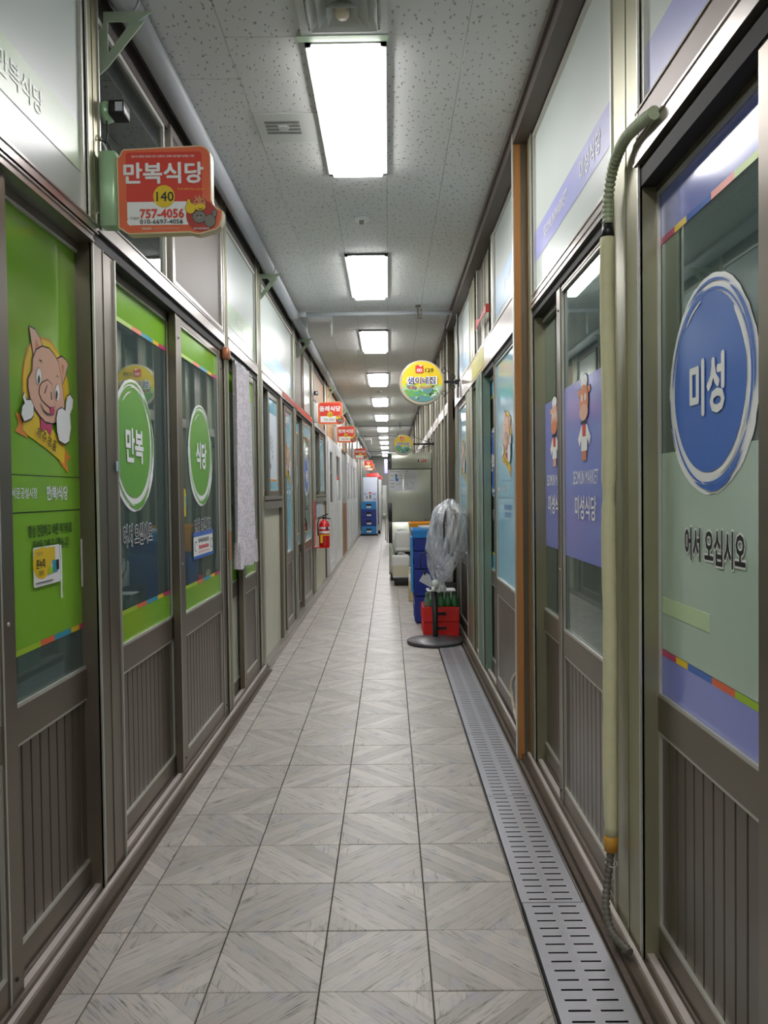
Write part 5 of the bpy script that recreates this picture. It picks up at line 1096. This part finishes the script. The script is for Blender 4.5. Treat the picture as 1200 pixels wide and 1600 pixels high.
b = MB(); b.rbox(.285, .33, 9.2, 9.4, 0.0, .36, .01, M_cred, 3); tag(obj('red_box', b), 'narrow red box behind the blue stack, beside the oil bottle', 'box')
t = thing('water_bottle', 'clear white bottle with a bright reflection, right under the fan bag', 'bottle', (.56, 7.62, .44)); b = MB(); b.rbox(.53, .615, 7.6, 7.68, .44, .68, .02, M_wplas, 4); obj('bottle_body', b, t); b = MB(); b.lathe([(0, 0), (.02, 0), (.02, .03), (0, .03)], (.57, 7.64, .68), M_wplas, 12); obj('cap', b, t)
b = MB(); b.rbox(.40, .64, 7.56, 7.8, 0, .435, .02, M_dark, 3); tag(obj('black_bin', b), 'black box behind the bottles, right of the blue stack', 'bin')

# ================================================================ UPRIGHT STEEL FRIDGE
fx0, fx1, fy = -.012, .628, 11.72
t = thing('upright_fridge', 'tall stainless two-door fridge with two papers taped to its upper door', 'fridge', ((fx0+fx1)/2, fy+.35, 0))
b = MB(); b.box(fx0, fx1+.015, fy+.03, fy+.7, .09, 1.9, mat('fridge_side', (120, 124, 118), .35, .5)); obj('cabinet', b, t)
b = MB(); b.rbox(fx0, fx1+.012, fy, fy+.04, 1.665, 1.905, .012, M_steel, 3); obj('control_panel', b, t)
b = MB(); b.rbox(fx0, fx1, fy-.01, fy+.04, .885, 1.65, .014, M_steel, 3); d1 = obj('upper_door', b, t)
b = MB(); b.rbox(fx0, fx1, fy-.01, fy+.04, .12, .877, .014, M_steel, 3); d2 = obj('lower_door', b, t)
b = MB(); b.box(fx0-.004, fx0+.055, fy-.006, fy, 1.67, 1.902, mat('dark_grey_panel', (70, 76, 74), .4)); b.tube([(fx0+.03, fy-.006, 1.8), (fx0+.03, fy-.012, 1.8)], .018, M_dgrey, 14); obj('side_strip', b, t)
b = MB(); b.rbox(fx0-.004, fx0+.052, fy-.03, fy-.01, .885, 1.155, .006, M_blk, 3); obj('door_handle', b, d1); b = MB(); b.rbox(fx0-.004, fx0+.052, fy-.03, fy-.01, .565, .875, .006, M_blk, 3); obj('door_handle', b, d2)
b = MB(); b.tube([(fx0+.012, fy-.03, .555), (fx0+.05, fy-.035, .48), (fx0+.055, fy-.035, .35), (fx0+.045, fy-.035, .22), (fx0+.012, fy-.03, .15)], .012, M_wplas, 10); obj('pale_guard', b, d2, 'curved pale guard strip')
b = MB(); b.rbox(fx0+.02, fx1-.02, fy+.03, fy+.66, .0, .1, .02, M_dark, 3); obj('plinth', b, t)
p = Print((0, fy-.0025, 0), 0, .001); M_rb = mat('badge_red', (190, 50, 56), .3); p.rrect(.435, .56, 1.765, 1.8, .012, M_rb, 1); p.rrect(.435, .455, 1.765, 1.8, .005, M_black, 2); p.ell(.462, 1.782, .01, .014, M_white, 3); p.rect(.48, .51, 1.778, 1.79, M_white, 3); p.ell(.53, 1.782, .012, .01, M_skin, 3); obj('badge', p, t, 'small red badge')
p = Print((0, fy-.0115, 0), 0, .001); p.rect(.525, .60, .888, .915, M_black, 1)
for k in range(3): p.rect(.54+.02*k, .553+.02*k, .897, .906, M_white, 2)
obj('small_plate', p, d1)
def paper(x0, x1, z0, z1, lab, lines):
    t_ = thing('paper_sheet', lab, 'paper', ((x0+x1)/2, fy-.012, z0)); b = MB(); b.box(x0, x1, fy-.0135, fy-.0122, z0, z1, mat('white_paper', (222, 226, 232), .6)); obj('sheet', b, t_)
    p = Print((0, fy-.0138, 0), 0, .0008)
    for (a, c, z, m) in lines: p.rect(x0+(x1-x0)*a, x0+(x1-x0)*c, z0+(z1-z0)*z, z0+(z1-z0)*z+.006, m, 1)
    return t_, p
tt, p = paper(0.0, .205, 1.34, 1.645, 'left white sheet with a small blue drawing taped on the fridge', [(.1, .8, .93, M_dgrey), (.1, .35, .72, M_red), (.7, .95, .72, M_dgrey), (.1, .35, .5, M_dgrey), (.65, .95, .58, M_red), (.1, .4, .34, M_black), (.1, .4, .18, M_black), (.55, .9, .3, M_dgrey)])
p.ell(.11, 1.54, .018, .045, M_teal, 1, 14); p.ell(.12, 1.50, .022, .02, M_logo_blue, 2, 12); p.ell(.108, 1.575, .012, .012, M_black, 2, 10); obj('printed_lines', p, tt)
tt, p = paper(.222, .432, 1.34, 1.645, 'right white sheet with faint pencil marks taped on the fridge', [(.1, .35, .92, M_dgrey), (.1, .9, .8, mat('faint_grey', (180, 184, 188), .6)), (.1, .9, .7, MATS['faint_grey']), (.15, .85, .6, MATS['faint_grey']), (.15, .8, .1, MATS['faint_grey'])])
p.arc(.33, 1.43, .035, .004, -60, 120, M_dgrey, 1, 14); p.arc(.3, 1.43, .035, .004, 120, 240, M_dgrey, 1, 14); obj('printed_lines', p, tt)

# ================================================================ FIRE EXTINGUISHER
ex, ey = -.828, 9.98
M_ered = mat('extinguisher_red', (214, 32, 34), .22, coat=.4)
t = thing('extinguisher_stand', 'red wall bracket with a tall back plate, holding the extinguisher', 'bracket', (-.9, ey, .63))
b = MB(); b.box(-.955, -.94, ey-.09, ey+.09, .63, 1.22, M_ered); obj('back_plate', b, t)
b = MB(); b.rbox(-.95, ex+.085, ey-.085, ey+.085, .625, .64, .02, M_ered, 4); obj('tray', b, t)
t = thing('fire_extinguisher', 'red fire extinguisher with white label bands and yellow tag', 'fire extinguisher', (ex, ey, .64))
b = MB(); b.lathe([(0, 0), (.06, .0), (.068, .012), (.068, .26), (.06, .295), (.04, .325), (.02, .335), (.02, .35), (0, .35)], (ex, ey, .64), M_ered, 28); obj('cylinder', b, t)
for z0, z1, m in ((.17, .2, M_white), (.225, .25, M_white), (.142, .155, M_yellow)):
    b = MB(); b.lathe([(.0688, z0), (.0688, z1)], (ex, ey, .64), m, 28, cap=False); obj('label_band', b, t)
b = MB(); b.box(ex-.045, ex-.015, ey-.071, ey-.069, .64+.05, .64+.15, M_yellow); obj('tag', b, t, 'yellow tag')
b = MB(); b.box(ex+.025, ex+.055, ey-.066, ey-.055, .64+.222, .64+.25, mat('navy_print', (44, 48, 120), .35)); obj('blue_mark', b, t)
b = MB(); b.tube([(ex, ey, .99), (ex, ey, 1.02)], .016, M_blk, 12); b.rings([[(ex-.02, ey-.01, 1.02), (ex+.055, ey-.01, 1.045), (ex+.055, ey+.01, 1.045), (ex-.02, ey+.01, 1.02)], [(ex-.02, ey-.01, 1.035), (ex+.055, ey-.01, 1.06), (ex+.055, ey+.01, 1.06), (ex-.02, ey+.01, 1.035)]], M_blk, smooth=False); b.tube([(ex+.0, ey, 1.01), (ex+.08, ey, .99)], .007, M_blk, 8); obj('lever', b, t)
b = MB(); b.tube([(ex-.01, ey-.01, 1.01), (ex-.06, ey-.05, 1.0), (ex-.078, ey-.06, .93), (ex-.075, ey-.06, .85), (ex-.07, ey-.06, .78)], .009, M_blk, 8); obj('hose', b, t)
b = MB(); b.box(-.947, -.938, ey-.05, ey+.16, 1.03, 1.2, mat('bluish_notice', (196, 206, 220), .4)) if False else b.wbox(-1, WL, .005, .012, 10.4, 11.3, 1.0, 1.19, mat('bluish_notice', (196, 206, 220), .4)); tag(obj('notice_board', b), 'pale bluish notice on the panel right of the extinguisher', 'notice')

# ================================================================ FAR END THINGS
def small_crate(z0, z1, m, lab, txt):
    t = crate('bottle_crate', -.85, -.40, 24.0, 24.4, z0, z1, m, lab, group='four far blue crates stacked before the white fridge', slotw=.16)
    p = Print((-.625, 23.985, (z0+z1)/2), 0, .003)
    if txt: p.text(txt, 0, -.05, .06, M_white, 1, bold=.03, sx=1)
    else: p.rect(-.06, .07, -.07, -.02, M_white, 1); p.rect(-.02, .01, -.055, -.035, M_dgrey, 2)
    obj('crate_print', p, t)
small_crate(.05, .29, M_csky, 'light blue crate at the foot of the far stack', None); small_crate(.292, .54, M_cblue, 'lower navy crate of the far stack', None); small_crate(.542, .80, M_cblue, 'upper navy crate of the far stack', None); small_crate(.802, 1.04, M_csky, 'light blue crate on top of the far stack', None)
b = MB(); b.box(-.88, -.36, 23.95, 24.5, 0, .05, M_dark); tag(obj('pallet', b), 'low dark board under the far crate stack', 'board')
t = thing('white_fridge', 'white fridge with small blue pictures, far behind the blue crates', 'fridge', (-.58, 25.3, 0)); M_wf = mat('white_fridge_paint', (214, 222, 240), .3)
b = MB(); b.rbox(-.83, -.36, 25.0, 25.7, .08, 1.8, .03, M_wf, 4); obj('cabinet', b, t); b = MB(); b.box(-.36, -.34, 25.02, 25.68, .3, 1.72, M_blk); obj('door_gasket', b, t); b = MB(); b.rbox(-.34, -.24, 25.0, 25.7, .1, 1.72, .02, M_wplas, 3); b.rbox(-.37, -.29, 25.1, 25.6, 0.0, .1, .02, M_dark, 3); obj('side_door', b, t)
p = Print((0, 24.997, 0), 0, .003)
for u, v in ((-.75, 1.27), (-.47, 1.27), (-.47, 1.1)): p.ell(u, v, .05, .035, M_logo_blue, 1, 14, .1); p.ell(u, v, .03, .02, M_white, 2, 12)
p.rect(-.64, -.56, 1.28, 1.33, M_red, 1); p.rect(-.63, -.57, 1.12, 1.25, M_dgrey, 1); p.rect(-.73, -.68, 1.12, 1.2, M_dgrey, 1); obj('printed_pictures', p, t)
b = MB(); b.rings([[(-.72, 25.1, 1.83), (-.3, 25.1, 1.83), (-.2, 25.1, 1.70), (-.36, 25.1, 1.80)], [(-.72, 25.5, 1.93), (-.35, 25.5, 1.95), (-.2, 25.5, 1.8), (-.36, 25.5, 1.81)]], M_cred, smooth=False); tag(obj('red_cover', b), 'red cover lying over the far white fridge', 'cover')
b = MB(); b.tube([(-.12, 34.5, 2.15), (-.12, 34.5, 2.75)], .07, mat('violet_lamp', (190, 180, 250), .4, emit=1.2), 12); b.tube([(-.12, 34.5, 2.75), (-.12, 34.5, H)], .01, M_blk, 8); tag(obj('violet_light', b), 'small violet light deep at the far end of the corridor', 'light')
t = thing('handcart', 'white and grey cart with a knob, half seen left of the steel fridge', 'cart', (-.13, 20, 0))
b = MB(); b.rbox(-.17, -.06, 20.2, 20.6, .75, 1.5, .02, M_wplas, 3); obj('cart_box', b, t); b = MB(); b.tube([(-.2, 20, 1.3), (-.1, 20, .9), (-.1, 20, .1)], .012, M_bead, 8); b.tube([(-.06, 20.3, .8), (-.06, 20.3, 0.02)], .015, M_bead, 8); obj('cart_frame', b, t); b = MB(); b.lathe([(0, 0), (.04, 0), (.045, .04), (0, .08)], (-.12, 19.95, .72), M_wplas, 12); obj('knob', b, t)
